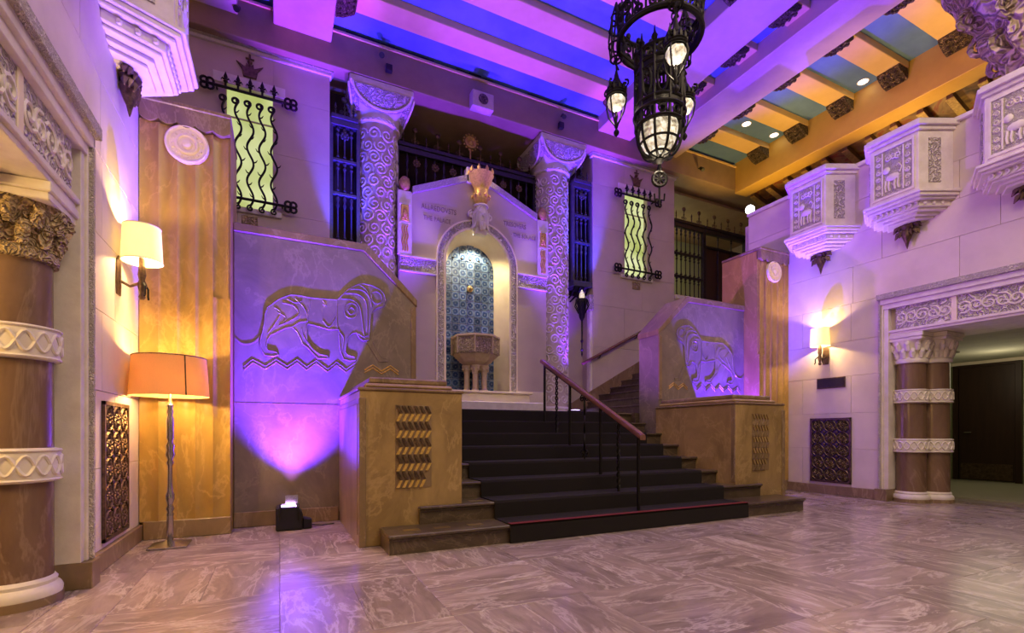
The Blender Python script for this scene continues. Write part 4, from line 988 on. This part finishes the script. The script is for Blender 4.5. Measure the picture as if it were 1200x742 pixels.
# ================================================================== ORIELS
def oriel(s, yc, label):
    X = lambda u: C+s*u
    t = thing('oriel', label, 'balcony', (X(WU), yc, 3.9))
    def plan(p, fw_, bw_): return [(X(WU+.0), yc-bw_), (X(WU-p), yc-fw_), (X(WU-p), yc+fw_), (X(WU+.0), yc+bw_)]
    def lev(n, m, p, f, b, z0, z1, par=t, bev=.006): return MB().prism(plan(p, f, b), z0, z1, 'z').build(n, m, par, bevel=bev)
    body = lev('body', 'white_stone', .42, .29, .49, 4.17, 4.98)
    lev('top_rim', 'white_stone', .45, .31, .52, 4.98, 5.03); lev('top_rim', 'white_stone', .49, .33, .56, 5.03, 5.09); lev('top_rim', 'white_stone', .46, .315, .53, 5.09, 5.125)
    # stepped base mouldings shrinking downward
    for (p, f, b, z0, z1) in ((.50, .34, .58, 4.145, 4.18), (.47, .33, .555, 4.105, 4.145), (.43, .31, .52, 4.075, 4.105), (.36, .275, .46, 4.0, 4.075), (.33, .25, .42, 3.97, 4.0), (.27, .20, .34, 3.935, 3.97), (.22, .16, .28, 3.905, 3.935)):
        lev('base_moulding', 'white_stone', p, f, b, z0, z1)
    mb = MB(); n = 8                                    # pierced egg-and-dart row
    for k in range(n):
        y = yc-.24+.48*k/(n-1)
        mb.tube([(X(WU-.375), y+.02*cos(v), 4.04+.024*sin(v)) for v in [pi*.2+pi*1.4*j/8 for j in range(9)]], .010, 5)
    for sg in (-1, 1):
        for k in range(3):
            f = (k+.7)/3.6; y = yc+sg*(.275+(.46-.275)*f); p = .37*(1-f)+.005
            mb.sphere((X(WU-p), y, 4.04), .024, 6, 4)
    mb.build('dentil', 'white_stone', t, True, kind='stuff')
    # carved front panel: frame, border strips, beast and scroll ground
    p = WU-.42
    fr = MB()
    for (ya, yb, za, zb) in ((-.25, .25, 4.90, 4.93), (-.25, .25, 4.24, 4.27), (-.25, -.225, 4.27, 4.90), (.225, .25, 4.27, 4.90)):
        fr.box(*sorted((X(p-.018), X(p+.01))), yc+ya, yc+yb, za, zb)
    fr.build('panel_frame', 'white_stone', t)
    pan = bx('carved_panel', 'carved_fine', t, X(p-.006), X(p+.01), yc-.225, yc+.225, 4.27, 4.90)
    mb = MB()
    xx = X(p-.012)
    for q in range(6):
        zz = 4.33+.10*q
        for sg in (-1, 1): mb.tube([(xx, yc+sg*(.175)+a, zz+b) for a, b in spiral(0, 0, .034, 1.4, 10, q*pi, sg)], .009, 4)
    for sg in (-1, 1): mb.box(*sorted((X(p-.02), X(p))), yc+sg*.125-.008, yc+sg*.125+.008, 4.29, 4.88)
    # walking beast in the middle field
    mb.sphere((xx, yc, 4.50), .07, 10, 6, .35, 1.25, .75); mb.sphere((xx, yc+.075, 4.62), .045, 8, 5, .4, 1, 1.1); mb.sphere((xx, yc+.10, 4.60), .025, 6, 4, .4, 1, .8)
    for dy in (-.07, -.03, .04, .08): mb.tube([(xx, yc+dy, 4.48), (xx, yc+dy+.012, 4.39), (xx, yc+dy, 4.325)], .014, 5)
    mb.tube([(xx, yc-.08, 4.53), (xx, yc-.105, 4.60), (xx, yc-.07, 4.66), (xx, yc-.04, 4.63)], .011, 5)
    for a in (-.06, 0, .06): mb.tube([(xx, yc+a+q_, 4.78+b) for q_, b in spiral(0, 0, .045, 1.4, 12, a*30, 1)], .010, 4)
    mb.build('beast_relief', 'white_stone', pan, True)
    for sg in (-1, 1):                                  # narrow carved strips on the slanted cheeks
        q = [(X(WU-.42+.42*f), yc+sg*(.29+.20*f)) for f in (.28, .62)]
        nx, ny = -s*.20, sg*.42; L = sqrt(nx*nx+ny*ny); nx, ny = nx/L*.012, ny/L*.012
        mb = MB().prism([q[0], q[1], (q[1][0]+nx, q[1][1]+ny), (q[0][0]+nx, q[0][1]+ny)], 4.30, 4.88, 'z')
        c_ = mb.build('cheek_panel', 'carved_stone', t)
    # dark leafy pendant
    mb = MB(); xw = WU-.07
    mb.lathe([(.07, 3.91), (.085, 3.88), (.06, 3.84), (.075, 3.80), (.05, 3.72), (.025, 3.66), (.012, 3.60), (.003, 3.57)], (X(xw), yc, 0), 10)
    for k in range(7):
        a = pi*k/6-pi/2; dx, dy = -s*cos(a), sin(a)
        for zz, L_, dr in ((3.90, .12, .05), (3.82, .10, .06)):
            mb.tube([(X(xw)+dx*.05*(.6), yc+dy*.06, zz), (X(xw)+dx*.05, yc+dy*(L_+.02), zz-.02), (X(xw)+dx*.05, yc+dy*(L_+.05), zz-.02-dr)], [.03, .032, .006], 5)
    mb.build('pendant', 'bronze', t, True)
    return t
oriel(1, 4.90, 'carved white stone oriel nearest the golden fluted pier, over the wall sconce')
oriel(1, 3.70, 'carved white stone oriel between two others, over the portal corner')
oriel(1, 2.46, 'carved white stone oriel above the middle of the portal lintel')
oriel(-1, 4.90, 'carved white stone oriel over the sconce and floor lamp')
oriel(-1, 3.70, 'carved white stone oriel above the portal on the lamp side')

# carved corbel under the main beam, above the third oriel
cb = thing('carved_corbel', 'large folded scroll-carved stone corbel high above the third oriel', 'corbel', (8.1, 2.3, 5.12))
bx('pier_post', 'plaster', cb, 8.03, 8.38, 1.85, 2.3, 5.122, 7.33)
mb = MB(); N = 40; rings = []
for q in range(25):
    f = q/24.; z = 5.14+2.17*f; rr = []
    for i in range(N):
        a = 2*pi*i/N; rad = .34+.92*f+.045*sin(7*a+5*f)+.03*sin(13*a-9*f)+.035*sin(28*f+3*a)*(1-f*.4)
        rr.append((8.20+rad*cos(a)*.9, 2.28+rad*sin(a), z))
    rings.append(rr)
mb.loft(rings).build('drapery', 'carved_big', cb, True)
mb = MB()
for k in range(7):
    a = pi*.45+k*.33; f = .25+.12*(k % 3)
    base = Vector((8.20+(.34+.9*f)*cos(a)*.9, 2.28+(.34+.9*f)*sin(a), 5.14+2.17*f))
    dr = Vector((cos(a), sin(a), 0))
    mb.tube([base+dr*b+Vector((0, 0, c_)) for b, c_ in spiral(0, 0, .15, 1.5, 18, pi/2, -1)], .035, 6)
mb.build('scroll', 'carved_big', cb, True, kind='stuff')

# ================================================================== WALL SCONCES
def sconce(s, label):
    X = lambda u: C+s*u; y = 4.86; u = WU-.16; zc = 2.40
    t = thing('wall_sconce', label, 'lamp', (X(WU), y, 2.2))
    MB().prism([(y-.045, 2.10), (y+.045, 2.10), (y+.055, 2.20), (y+.045, 2.38), (y, 2.42), (y-.045, 2.38), (y-.055, 2.20)], X(WU), X(WU-.015), 'x').build('back_plate', 'bronze', t, bevel=.004)
    MB().tube([(X(WU-.01), y, 2.22), (X(WU-.08), y, 2.18), (X(u), y, 2.22)], .012, 6).build('arm', 'bronze', t, True)
    for dy in (-.055, .055):
        MB().tube([(X(u), y, 2.24), (X(u-.02), y+dy*.6, 2.20), (X(u-.03), y+dy, 2.18), (X(u-.03), y+dy, 2.12), (X(u-.03), y+dy*1.3, 2.10)], .009, 5).build('hook', 'iron', t, True)
    MB().lathe([(.012, 2.08), (.026, 2.10), (.014, 2.13), (.035, 2.20), (.020, 2.24), (.030, 2.28), (.022, 2.36), (.022, 2.42)], (X(u), y, 0), 14).build('candle_cup', 'bronze', t, True)
    MB().sphere((X(u), y, 2.52), .035, 10, 8, 1, 1, 1.5).build('bulb', 'bulb', t, True)
    r0, r1, z0, z1 = .142, .128, 2.385, 2.675
    sh = MB().lathe([(r0, z0), (r1, z1), (r1-.004, z1), (r0-.004, z0), (r0, z0)], (X(u), y, 0), 36, False).build('shade', 'sconce_shade', t, True)
    MB().tube([(X(u)+r0*cos(a), y+r0*sin(a), z0+.004) for a in [2*pi*k/36 for k in range(36)]], .004, 4, True).build('shade_trim', 'cream', sh, True)
    MB().tube([(X(u)+r1*cos(a), y+r1*sin(a), z1-.004) for a in [2*pi*k/36 for k in range(36)]], .004, 4, True).build('shade_trim', 'cream', sh, True)
    point('sconce_light', (X(u), y, 2.60), (1, .66, .27), 34, .02); point('sconce_light', (X(u)-s*.05, y, 2.45), (1, .66, .27), 22, .02)
sconce(-1, 'shaded bronze wall sconce above the floor lamp'); sconce(1, 'shaded bronze wall sconce above the dark blank plaque')

# ================================================================== FLOOR LAMP
lx, ly = -.862, 5.13
fl_ = thing('floor_lamp', 'tall chrome floor lamp with wide orange drum shade', 'lamp', (lx, ly, 0))
MB().loft([[(lx+a*w_, ly+b*w_, z) for a, b in ((-1, -1), (1, -1), (1, 1), (-1, 1))] for w_, z in ((.145, .004), (.145, .016), (.05, .045), (.02, .055))]).build('base', 'steel', fl_, bevel=.002)
prof = [(.02, .05), (.026, .06), (.026, .26), (.03, .28), (.022, .30), (.034, .33), (.022, .36), (.024, .38), (.034, .41), (.034, .45), (.022, .48), (.019, .56), (.019, .70), (.03, .73), (.02, .76), (.038, .80), (.028, .84), (.038, .88), (.02, .92), (.030, .95), (.030, 1.12), (.02, 1.15), (.028, 1.18), (.018, 1.21), (.03, 1.24), (.012, 1.27), (.012, 1.44)]
MB().lathe(prof, (lx, ly, 0), 10).build('stem', 'steel', fl_, True)
r0, r1, z0, z1 = .295, .272, 1.315, 1.655
sh = MB().lathe([(r0, z0), (r1, z1), (r1-.004, z1), (r0-.004, z0), (r0, z0)], (lx, ly, 0), 48, False).build('shade', 'lamp_shade', fl_, True)
a = -1.02
MB().tube([(lx+(r0+.002)*cos(a), ly+(r0+.002)*sin(a), z0), (lx+(r1+.002)*cos(a), ly+(r1+.002)*sin(a), z1)], .006, 5).build('seam', 'bronze', sh)
MB().tube([(lx+r1*cos(v), ly+r1*sin(v), z1) for v in [2*pi*k/40 for k in range(40)]], .005, 4, True).build('shade_trim', 'bronze', sh, True)
MB().sphere((lx, ly, 1.47), .04, 10, 8, 1, 1, 1.4).build('bulb', 'bulb', fl_, True)
MB().tube([(lx-r1, ly, 1.62), (lx+r1, ly, 1.62)], .004, 4).tube([(lx, ly-r1, 1.62), (lx, ly+r1, 1.62)], .004, 4).tube([(lx, ly, 1.44), (lx, ly, 1.62)], .004, 4).build('harp', 'steel', fl_)
point('floor_lamp_light', (lx, ly, 1.57), (1, .62, .20), 30, .03); point('floor_lamp_light', (lx+.07, ly-.05, 1.40), (1, .66, .22), 26, .03)

# ================================================================== EVENT LIGHTS
def led(x, y, z, label, s, h=.24, grp=None):
    t = thing('uplight', label, 'light', (x, y, z), grp)
    MB().prism([(x-.15, z+.0), (x+.10, z+.0), (x+.10, z+h*.72), (x+.04, z+h), (x-.15, z+h)], y-.10, y+.10).build('housing', 'black_plastic', t, bevel=.012)
    MB().box(x-.10, x+.04, y-.085, y+.07, z+h-.004, z+h+.010).build('lens', 'lens', t, bevel=.003)
    if h > .2:
        MB().prism([(x+.10, z), (x+.19, z), (x+.19, z+.10), (x+.10, z+.12)], y-.07, y+.06).build('power_supply', 'black_plastic', t, bevel=.01)
        MB().tube([(x-.11, y-.11, z+.10), (x-.11, y-.125, z+h+.03), (x+.06, y-.125, z+h+.03), (x+.06, y-.11, z+.10)], .008, 5).build('yoke', 'black_plastic', t, True)
        MB().box(x-.06, x+.06, y+.075, y+.08, z+h+.0, z+h+.10).build('barn_door', 'steel', t)
        MB().tube([(x+.19, y, z+.03), (x+.30, y+.06, z+.006), (x+.42, y+.10, z+.006)], .006, 5).build('cable', 'black_plastic', t, True)
led(C-3.30, 5.50, .001, 'black box floor uplight glowing violet near the tall floor lamp', -1)
led(C+3.30, 5.50, .001, 'black box floor uplight glowing violet below the lion relief slab beside the wall handrail', 1)
for s in (-1, 1): led(C+s*2.02, 8.30, LZ, 'low black uplight at the foot of the landing column '+('beside' if s > 0 else 'farther from')+' the wall handrail', s, .13)

# ================================================================== VENTS AND PLAQUE
def vent(s, label):
    X = lambda u: C+s*u; y0, y1, z0, z1 = 4.47, 5.11, .19, 1.23
    t = thing('wall_vent', label, 'vent', (X(WU), 4.79, z0))
    bx('backing', 'black_plastic', t, X(WU), X(WU-.004), y0, y1, z0, z1)
    fr = MB(); w_ = .028
    for (a, b, c_, d_) in ((y0, y1, z0, z0+w_), (y0, y1, z1-w_, z1), (y0, y0+w_, z0, z1), (y1-w_, y1, z0, z1)): fr.box(*sorted((X(WU-.004), X(WU-.022))), a, b, c_, d_)
    fr.build('frame', 'bronze', t)
    mb = MB(); nx_, nz = 3, 5; cw_, ch = (y1-y0-2*w_)/nx_, (z1-z0-2*w_)/nz; xx = X(WU-.012)
    for i in range(nx_):
        for j in range(nz):
            cy, cz = y0+w_+cw_*(i+.5), z0+w_+ch*(j+.5)
            for r_ in (.92, .34):
                mb.tube([(xx, cy+cw_/2*r_*cos(v), cz+ch/2*r_*sin(v)) for v in [2*pi*k/20 for k in range(20)]], .010, 4, True)
            for q in range(8):
                v = q*pi/4; mb.tube([(xx, cy+cw_/2*.34*cos(v), cz+ch/2*.34*sin(v)), (xx, cy+cw_/2*.95*cos(v+.25), cz+ch/2*.95*sin(v+.25))], .008, 4)
                v2 = v+pi/8; mb.tube([(xx, cy+cw_/2*.5*cos(v2), cz+ch/2*.5*sin(v2)), (xx, cy+cw_/2*.7*cos(v2+.2), cz+ch/2*.7*sin(v2+.2))], .010, 4)
            mb.sphere((xx, cy, cz), .018, 6, 4)
    for i in range(nx_+1):
        for j in range(nz+1): mb.sphere((xx, y0+w_+cw_*i, z0+w_+ch*j), .026, 6, 4, .5, 1, 1)
    mb.build('lattice', 'bronze', t, kind='stuff')
vent(-1, 'bronze lattice wall vent behind the floor lamp'); vent(1, 'bronze lattice wall vent below the dark blank plaque')
pq = thing('wall_plaque', 'small dark rectangular plaque below the wall sconce', 'plaque', (XR, 4.78, 1.71))
bx('frame', 'bronze', pq, XR, XR-.015, 4.56, 5.0, 1.71, 1.88, .003); bx('face', 'dark_plate', pq, XR-.014, XR-.019, 4.58, 4.98, 1.73, 1.86)

# ================================================================== TORCH LANTERN BY THE COLUMN
tl_ = thing('torch_lantern', 'black iron torch lantern with spike hanging below the gallery box', 'lamp', (5.48, 8.55, 3.0))
tx, ty = 5.74, 8.52
MB().tube([(tx, 8.98, 3.86), (tx, 8.75, 3.92), (tx, ty, 3.80)], .018, 6).build('arm', 'iron', tl_, True)
mb = MB().lathe([(.11, 3.80), (.13, 3.74), (.10, 3.68), (.06, 3.42), (.02, 3.34)], (tx, ty, 0), 8, False)
for k in range(8): a = 2*pi*k/8; mb.tube([(tx+.12*cos(a), ty+.12*sin(a), 3.78), (tx+.15*cos(a), ty+.15*sin(a), 3.66), (tx+.07*cos(a), ty+.07*sin(a), 3.50)], .012, 5)
mb.build('basket', 'iron', tl_, True)
MB().lathe([(.03, 3.78), (.06, 3.84), (.05, 3.92), (.004, 4.0)], (tx, ty, 0), 10).build('flame_bulb', 'lantern_glass', tl_, True)
MB().lathe([(.02, 3.36), (.016, 2.95), (.035, 2.92), (.012, 2.88), (.012, 2.76), (.04, 2.73), (.012, 2.70), (.02, 2.64), (.002, 2.58)], (tx, ty, 0), 8).build('spike', 'iron', tl_, True)

# ================================================================== CHANDELIER
ca = radians(YAW); LAT = Vector((cos(ca), -sin(ca), 0)); DEP = Vector((sin(ca), cos(ca), 0))
cx, cy = 3.405, 3.69
ch = thing('chandelier', 'black wrought iron ring chandelier with hanging glass lanterns', 'chandelier', (cx, cy, 5.0))
def ringp(r, z, n=40): return [(cx+r*cos(2*pi*k/n), cy+r*sin(2*pi*k/n), z) for k in range(n)]
RR = .40
mb = MB().tube(ringp(RR, 4.90), .022, 6, True).tube(ringp(RR, 5.14), .022, 6, True).tube(ringp(RR-.02, 4.94), .014, 5, True)
mb.build('ring_rail', 'iron', ch, True)
mb = MB()
for k in range(18):
    a0 = 2*pi*k/18
    for dz, rr in ((5.075, .058), (4.965, .052)):
        pts = [(cx+RR*cos(a0+p/RR), cy+RR*sin(a0+p/RR), dz+q) for p, q in spiral(0, 0, rr, 1.5, 14, k*1.1, 1 if k % 2 else -1)]
        mb.tube(pts, .014, 5)
    mb.tube([(cx+RR*cos(a0+.17), cy+RR*sin(a0+.17), 4.9), (cx+RR*cos(a0+.17), cy+RR*sin(a0+.17), 5.14)], .012, 5)
    mb.sphere((cx+RR*cos(a0), cy+RR*sin(a0), 5.19), .03, 6, 4, 1, 1, 1.4)
mb.build('ring_scroll', 'iron', ch, True)
mb = MB().lathe([(RR-.012, 4.91), (RR-.012, 5.13)], (cx, cy, 0), 40, False)
# solid lower rim of the hoop
mb = MB().lathe([(RR+.005, 4.88), (RR+.012, 4.93), (RR-.03, 4.93), (RR-.02, 4.88), (RR+.005, 4.88)], (cx, cy, 0), 40, False).build('ring_rim', 'iron', ch, True)
for k in range(3):
    a = 2*pi*k/3+.4
    p0 = Vector((cx+RR*cos(a), cy+RR*sin(a), 5.14)); p1 = Vector((cx+.05*cos(a), cy+.05*sin(a), 6.5))
    mb = MB(); n = 22
    for q in range(n):
        c_ = p0.lerp(p1, (q+.5)/n); dv = (p1-p0).normalized(); sv = dv.orthogonal().normalized(); sv = Matrix.Rotation(q*pi/2, 3, dv) @ sv
        mb.tube([c_+dv*.042*cos(v)+sv*.02*sin(v) for v in [2*pi*j/8 for j in range(8)]], .008, 4, True)
    mb.build('chain', 'iron', ch, True)
MB().lathe([(.02, 5.3), (.02, 7.45), (.10, 7.47), (.13, 7.545), (.002, 7.548)], (cx, cy, 0), 10).build('rod', 'iron', ch, True)
MB().box(cx-.02, cx+.02, cy-.02, cy+.02, 7.54, 7.9).build('ceiling_stem', 'iron', ch)
# central lantern
c0 = thing('lantern_tmp', None, None, (cx, cy, 5.0)); c0.parent = None
bpy.data.objects.remove(c0)
def rp(r, z, a): return (cx+r*cos(a), cy+r*sin(a), z)
drum = MB()
for z, r, th in ((4.72, .225, .022), (4.60, .225, .02), (4.52, .23, .014), (4.22, .235, .016), (4.14, .24, .02), (4.02, .225, .02)): drum.tube(ringp(r, z, 32), th, 6, True)
drum.tube([rp(.23, 4.74, .1), rp(.235, 4.02, .1)], .016, 5).tube([rp(.23, 4.74, 3.2), rp(.235, 4.02, 3.2)], .016, 5)
drum.lathe([(.228, 4.52), (.228, 4.60), (.222, 4.60), (.222, 4.52), (.228, 4.52)], (cx, cy, 0), 32, False)
drum.lathe([(.236, 4.14), (.236, 4.22), (.228, 4.22), (.228, 4.14), (.236, 4.14)], (cx, cy, 0), 32, False)
dr = drum.build('lantern_drum', 'iron', ch, True)
mb = MB(); n = 10
for k in range(n):
    a = 2*pi*k/n
    mb.tube([rp(.23, 4.60, a), rp(.235, 4.2, a), rp(.225, 4.02, a)], .016, 5)
    mb.lathe([(.02, 0), (.032, .05), (.014, .08), (.004, .15)], rp(.225, 4.73, a), 6); mb.tube([rp(.226, 4.72, a), rp(.228, 4.6, a)], .016, 5)
    mb.tube([rp(.228, 4.66+.04*sin(v), a+pi/n+.17*cos(v)) for v in [2*pi*j/12 for j in range(12)]], .013, 4, True)
    for sg in (-1, 1):
        mb.tube([rp(.232, 4.37+.13*cos(v), a+pi/n+sg*.20*sin(v)) for v in [pi*j/12 for j in range(13)]], .012, 4)
        mb.tube([rp(.232, 4.44+q, a+pi/n+sg*(.10+p/.23)) for p, q in spiral(0, 0, .03, 1.3, 10, 0, sg)], .009, 4)
    mb.tube([rp(.232, 4.08+.035*sin(v), a+pi/n+.15*cos(v)) for v in [2*pi*j/12 for j in range(12)]], .012, 4, True)
    mb.tube([rp(.22*cos(v)**.6 if v < 1.5 else .03, 4.02-.30*sin(v), a) for v in [1.5*j/9 for j in range(10)]], .014, 5)
mb.build('lantern_scroll', 'iron', dr, True)
MB().lathe([(.17, 4.06), (.19, 3.98), (.185, 3.90), (.15, 3.83), (.09, 3.78), (.03, 3.76)], (cx, cy, 0), 16).build('lantern_glass', 'lantern_glass', dr, True)
MB().tube(ringp(.19, 3.86, 28), .012, 5, True).tube(ringp(.10, 3.76, 20), .012, 5, True).build('cage_ring', 'iron', dr, True)
for k in range(3): a = 2*pi*k/3; MB().tube([rp(.22, 4.72, a), rp(RR, 4.90, a+.25)], .012, 5).build('hanger', 'iron', ch, True)
pen = MB().lathe([(.03, 3.75), (.05, 3.70), (.016, 3.66), (.024, 3.62), (.012, 3.58), (.012, 3.50)], (cx, cy, 0), 8)
wz = 3.555-.04
for r in (.068,): pen.tube([tuple(Vector((cx, cy, wz))+LAT*r*cos(v)+Vector((0, 0, r*sin(v)))) for v in [2*pi*j/18 for j in range(18)]], .017, 6, True)
for v in (0, pi/4, pi/2, 3*pi/4): pen.tube([tuple(Vector((cx, cy, wz))+LAT*.07*cos(v)+Vector((0, 0, .07*sin(v)))), tuple(Vector((cx, cy, wz))-LAT*.07*cos(v)-Vector((0, 0, .07*sin(v))))], .012, 5)
pen.tube([(cx, cy, 3.45), (cx, cy, 3.26)], .010, 5)
for sg in (-1, 1): pen.tube([tuple(Vector((cx, cy, 3.31))+LAT*sg*.0), tuple(Vector((cx, cy, 3.305))+LAT*sg*.045), tuple(Vector((cx, cy, 3.37))+LAT*sg*.05)], .009, 5)
pen.build('pendant', 'iron', ch, True)
point('chandelier_light', (cx, cy, 3.62), (1, .84, .58), 10, .08)
# three small lanterns on chains
for k, ang in enumerate((152, 272, 38)):
    v0 = radians(ang); q = LAT*cos(v0)*.435+DEP*sin(v0)*.435; x, y = cx+q.x, cy+q.y; zc = 4.42
    lt = MB()
    for j in range(4):
        a = j*pi/2+.4
        lt.tube([(x+.085*cos(a), y+.085*sin(a), zc+.09), (x+.115*cos(a), y+.115*sin(a), zc-.02), (x+.09*cos(a), y+.09*sin(a), zc-.13), (x+.015*cos(a), y+.015*sin(a), zc-.24)], .009, 5)
        lt.tube([(x+.07*cos(a)+w_*cos(a), y+.07*sin(a)+w_*sin(a), zc+.14+b) for w_, b in spiral(.03, 0, .045, 1.3, 12, pi/2, -1)], .011, 4)
    for zz, rr in ((zc+.09, .09), (zc+.055, .098), (zc+.16, .06)): lt.tube([(x+rr*cos(v), y+rr*sin(v), zz) for v in [2*pi*j/20 for j in range(20)]], .013, 5, True)
    for j in range(10): a = 2*pi*j/10; lt.lathe([(.016, 0), (.02, .03), (.003, .08)], (x+.088*cos(a), y+.088*sin(a), zc+.09), 5)
    lt.lathe([(.09, zc+.09), (.07, zc+.16), (.03, zc+.24), (.012, zc+.32)], (x, y, 0), 12, False)
    lt.lathe([(.012, zc-.10), (.02, zc-.16), (.010, zc-.20), (.024, zc-.25), (.010, zc-.28), (.03, zc-.31), (.03, zc-.33), (.004, zc-.36)], (x, y, 0), 6)
    o = lt.build('small_lantern', 'iron', ch, True)
    MB().lathe([(.05, zc+.06), (.088, zc+.03), (.092, zc-.01), (.075, zc-.055), (.03, zc-.085)], (x, y, 0), 8).build('glass', 'lantern_glass', o, True)
    MB().tube([(x, y, zc+.31), (x, y, 4.9)], .010, 5).tube([(x-.03, y, zc+.40), (x+.03, y, zc+.46)], .012, 4).tube([(x+.03, y, zc+.34), (x-.03, y, zc+.42)], .012, 4).build('link', 'iron', o, True)
    # tall pierced cap rising through the hoop
    cpm = MB()
    for zz, rr in ((4.86, .06), (5.0, .075), (5.16, .07), (5.30, .05)): cpm.tube([(x+rr*cos(v), y+rr*sin(v), zz) for v in [2*pi*j/14 for j in range(14)]], .012, 4, True)
    for j in range(6): a = 2*pi*j/6; cpm.tube([(x+.06*cos(a), y+.06*sin(a), 4.86), (x+.078*cos(a+.3), y+.078*sin(a+.3), 5.05), (x+.05*cos(a), y+.05*sin(a), 5.30), (x, y, 5.45)], .011, 4)
    cpm.build('lantern_crest', 'iron', o, True)
    point('lantern_light', (x, y, zc-.12), (1, .84, .58), 3, .04)

# ================================================================== FITTINGS ON THE BACK BEAM
sk = thing('beam_speaker', 'beige box speaker with round grille on the back beam', 'speaker', (3.38, 8.3, 6.97))
bx('cabinet', 'grey_plastic', sk, 3.17, 3.59, 8.22, 8.40, 6.955, 7.255, .01)
MB().loft([[(3.38+r*cos(2*pi*i/24), 8.218+y_, 7.115+r*sin(2*pi*i/24)) for i in range(24)] for r, y_ in ((.095, .0), (.095, -.008), (.08, -.01), (.03, -.004), (.004, -.003))]).build('driver', 'carved_dark', sk, True)
def fit(name, label, x, z, kind):
    t = thing(name, label, 'light', (x, 8.36, z))
    if kind == 'spot':
        MB().tube([(x, 8.40, z+.05), (x, 8.35, z+.03), (x, 8.31, z)], .012, 6).build('bracket', 'black_plastic', t, True)
        MB().tube([(x, 8.33, z+.03), (x-.02, 8.24, z-.06)], [.035, .045], 12).build('head', 'black_plastic', t, True)
    else:
        MB().box(x-.055, x+.055, 8.29, 8.37, z-.06, z+.06).build('housing', 'black_plastic', t, bevel=.008); MB().box(x-.02, x+.02, 8.36, 8.40, z-.02, z+.02).build('mount', 'black_plastic', t)
fit('beam_spotlight', 'small round black spotlight over the column above the black floor light', 1.572, 7.38, 'spot')
fit('beam_box_light', 'small square black fitting under the spotlight over the column above the black floor light', 1.687, 7.20, 'box')
fit('beam_spotlight', 'small round black spotlight over the column above the torch lantern', 5.152, 7.36, 'spot')
fit('beam_box_light', 'small square black fitting under the spotlight over the column above the torch lantern', 5.112, 7.17, 'box')
fit('beam_spotlight', 'small black spotlight on the beam by the stone panel over the fluted pier', -.55, 7.35, 'spot')
fit('beam_spotlight', 'small black spotlight on the beam above the mezzanine screen', 8.95, 7.2, 'spot')
for x, w_, lab in ((1.75, 1.5, 'long dark slim fitting on the back beam over the column above the floor light'), (5.15, 1.5, 'long dark slim fitting on the back beam over the column above the torch lantern')):
    t = thing('beam_strip_light', lab, 'light', (x, 8.46, 7.6)); bx('trough', 'black_plastic', t, x-w_/2, x+w_/2, 8.405, 8.52, 7.601, 7.66, .006)
    MB().box(x-.06, x+.06, 8.41, 8.5, 7.66, 7.76).build('driver_box', 'black_plastic', t, bevel=.006)
t = thing('beam_projector', 'dark box light with open flaps on the back beam above the speaker', 'light', (3.27, 8.46, 7.6))
bx('housing', 'black_plastic', t, 3.17, 3.42, 8.40, 8.52, 7.602, 7.76, .01)
for xa, xb in ((2.93, 3.16), (3.43, 3.66)): MB().add([(xa, 8.42, 7.66), (xb, 8.42, 7.66), (xb, 8.40, 7.79), (xa, 8.40, 7.79), (xa, 8.426, 7.66), (xb, 8.426, 7.66), (xb, 8.406, 7.79), (xa, 8.406, 7.79)], [(0,1,2,3),(7,6,5,4),(0,4,5,1),(1,5,6,2),(2,6,7,3),(3,7,4,0)]).build('flap', 'dark_plate', t)

for o in bpy.data.objects:
    if '_o' in o: del o['_o']
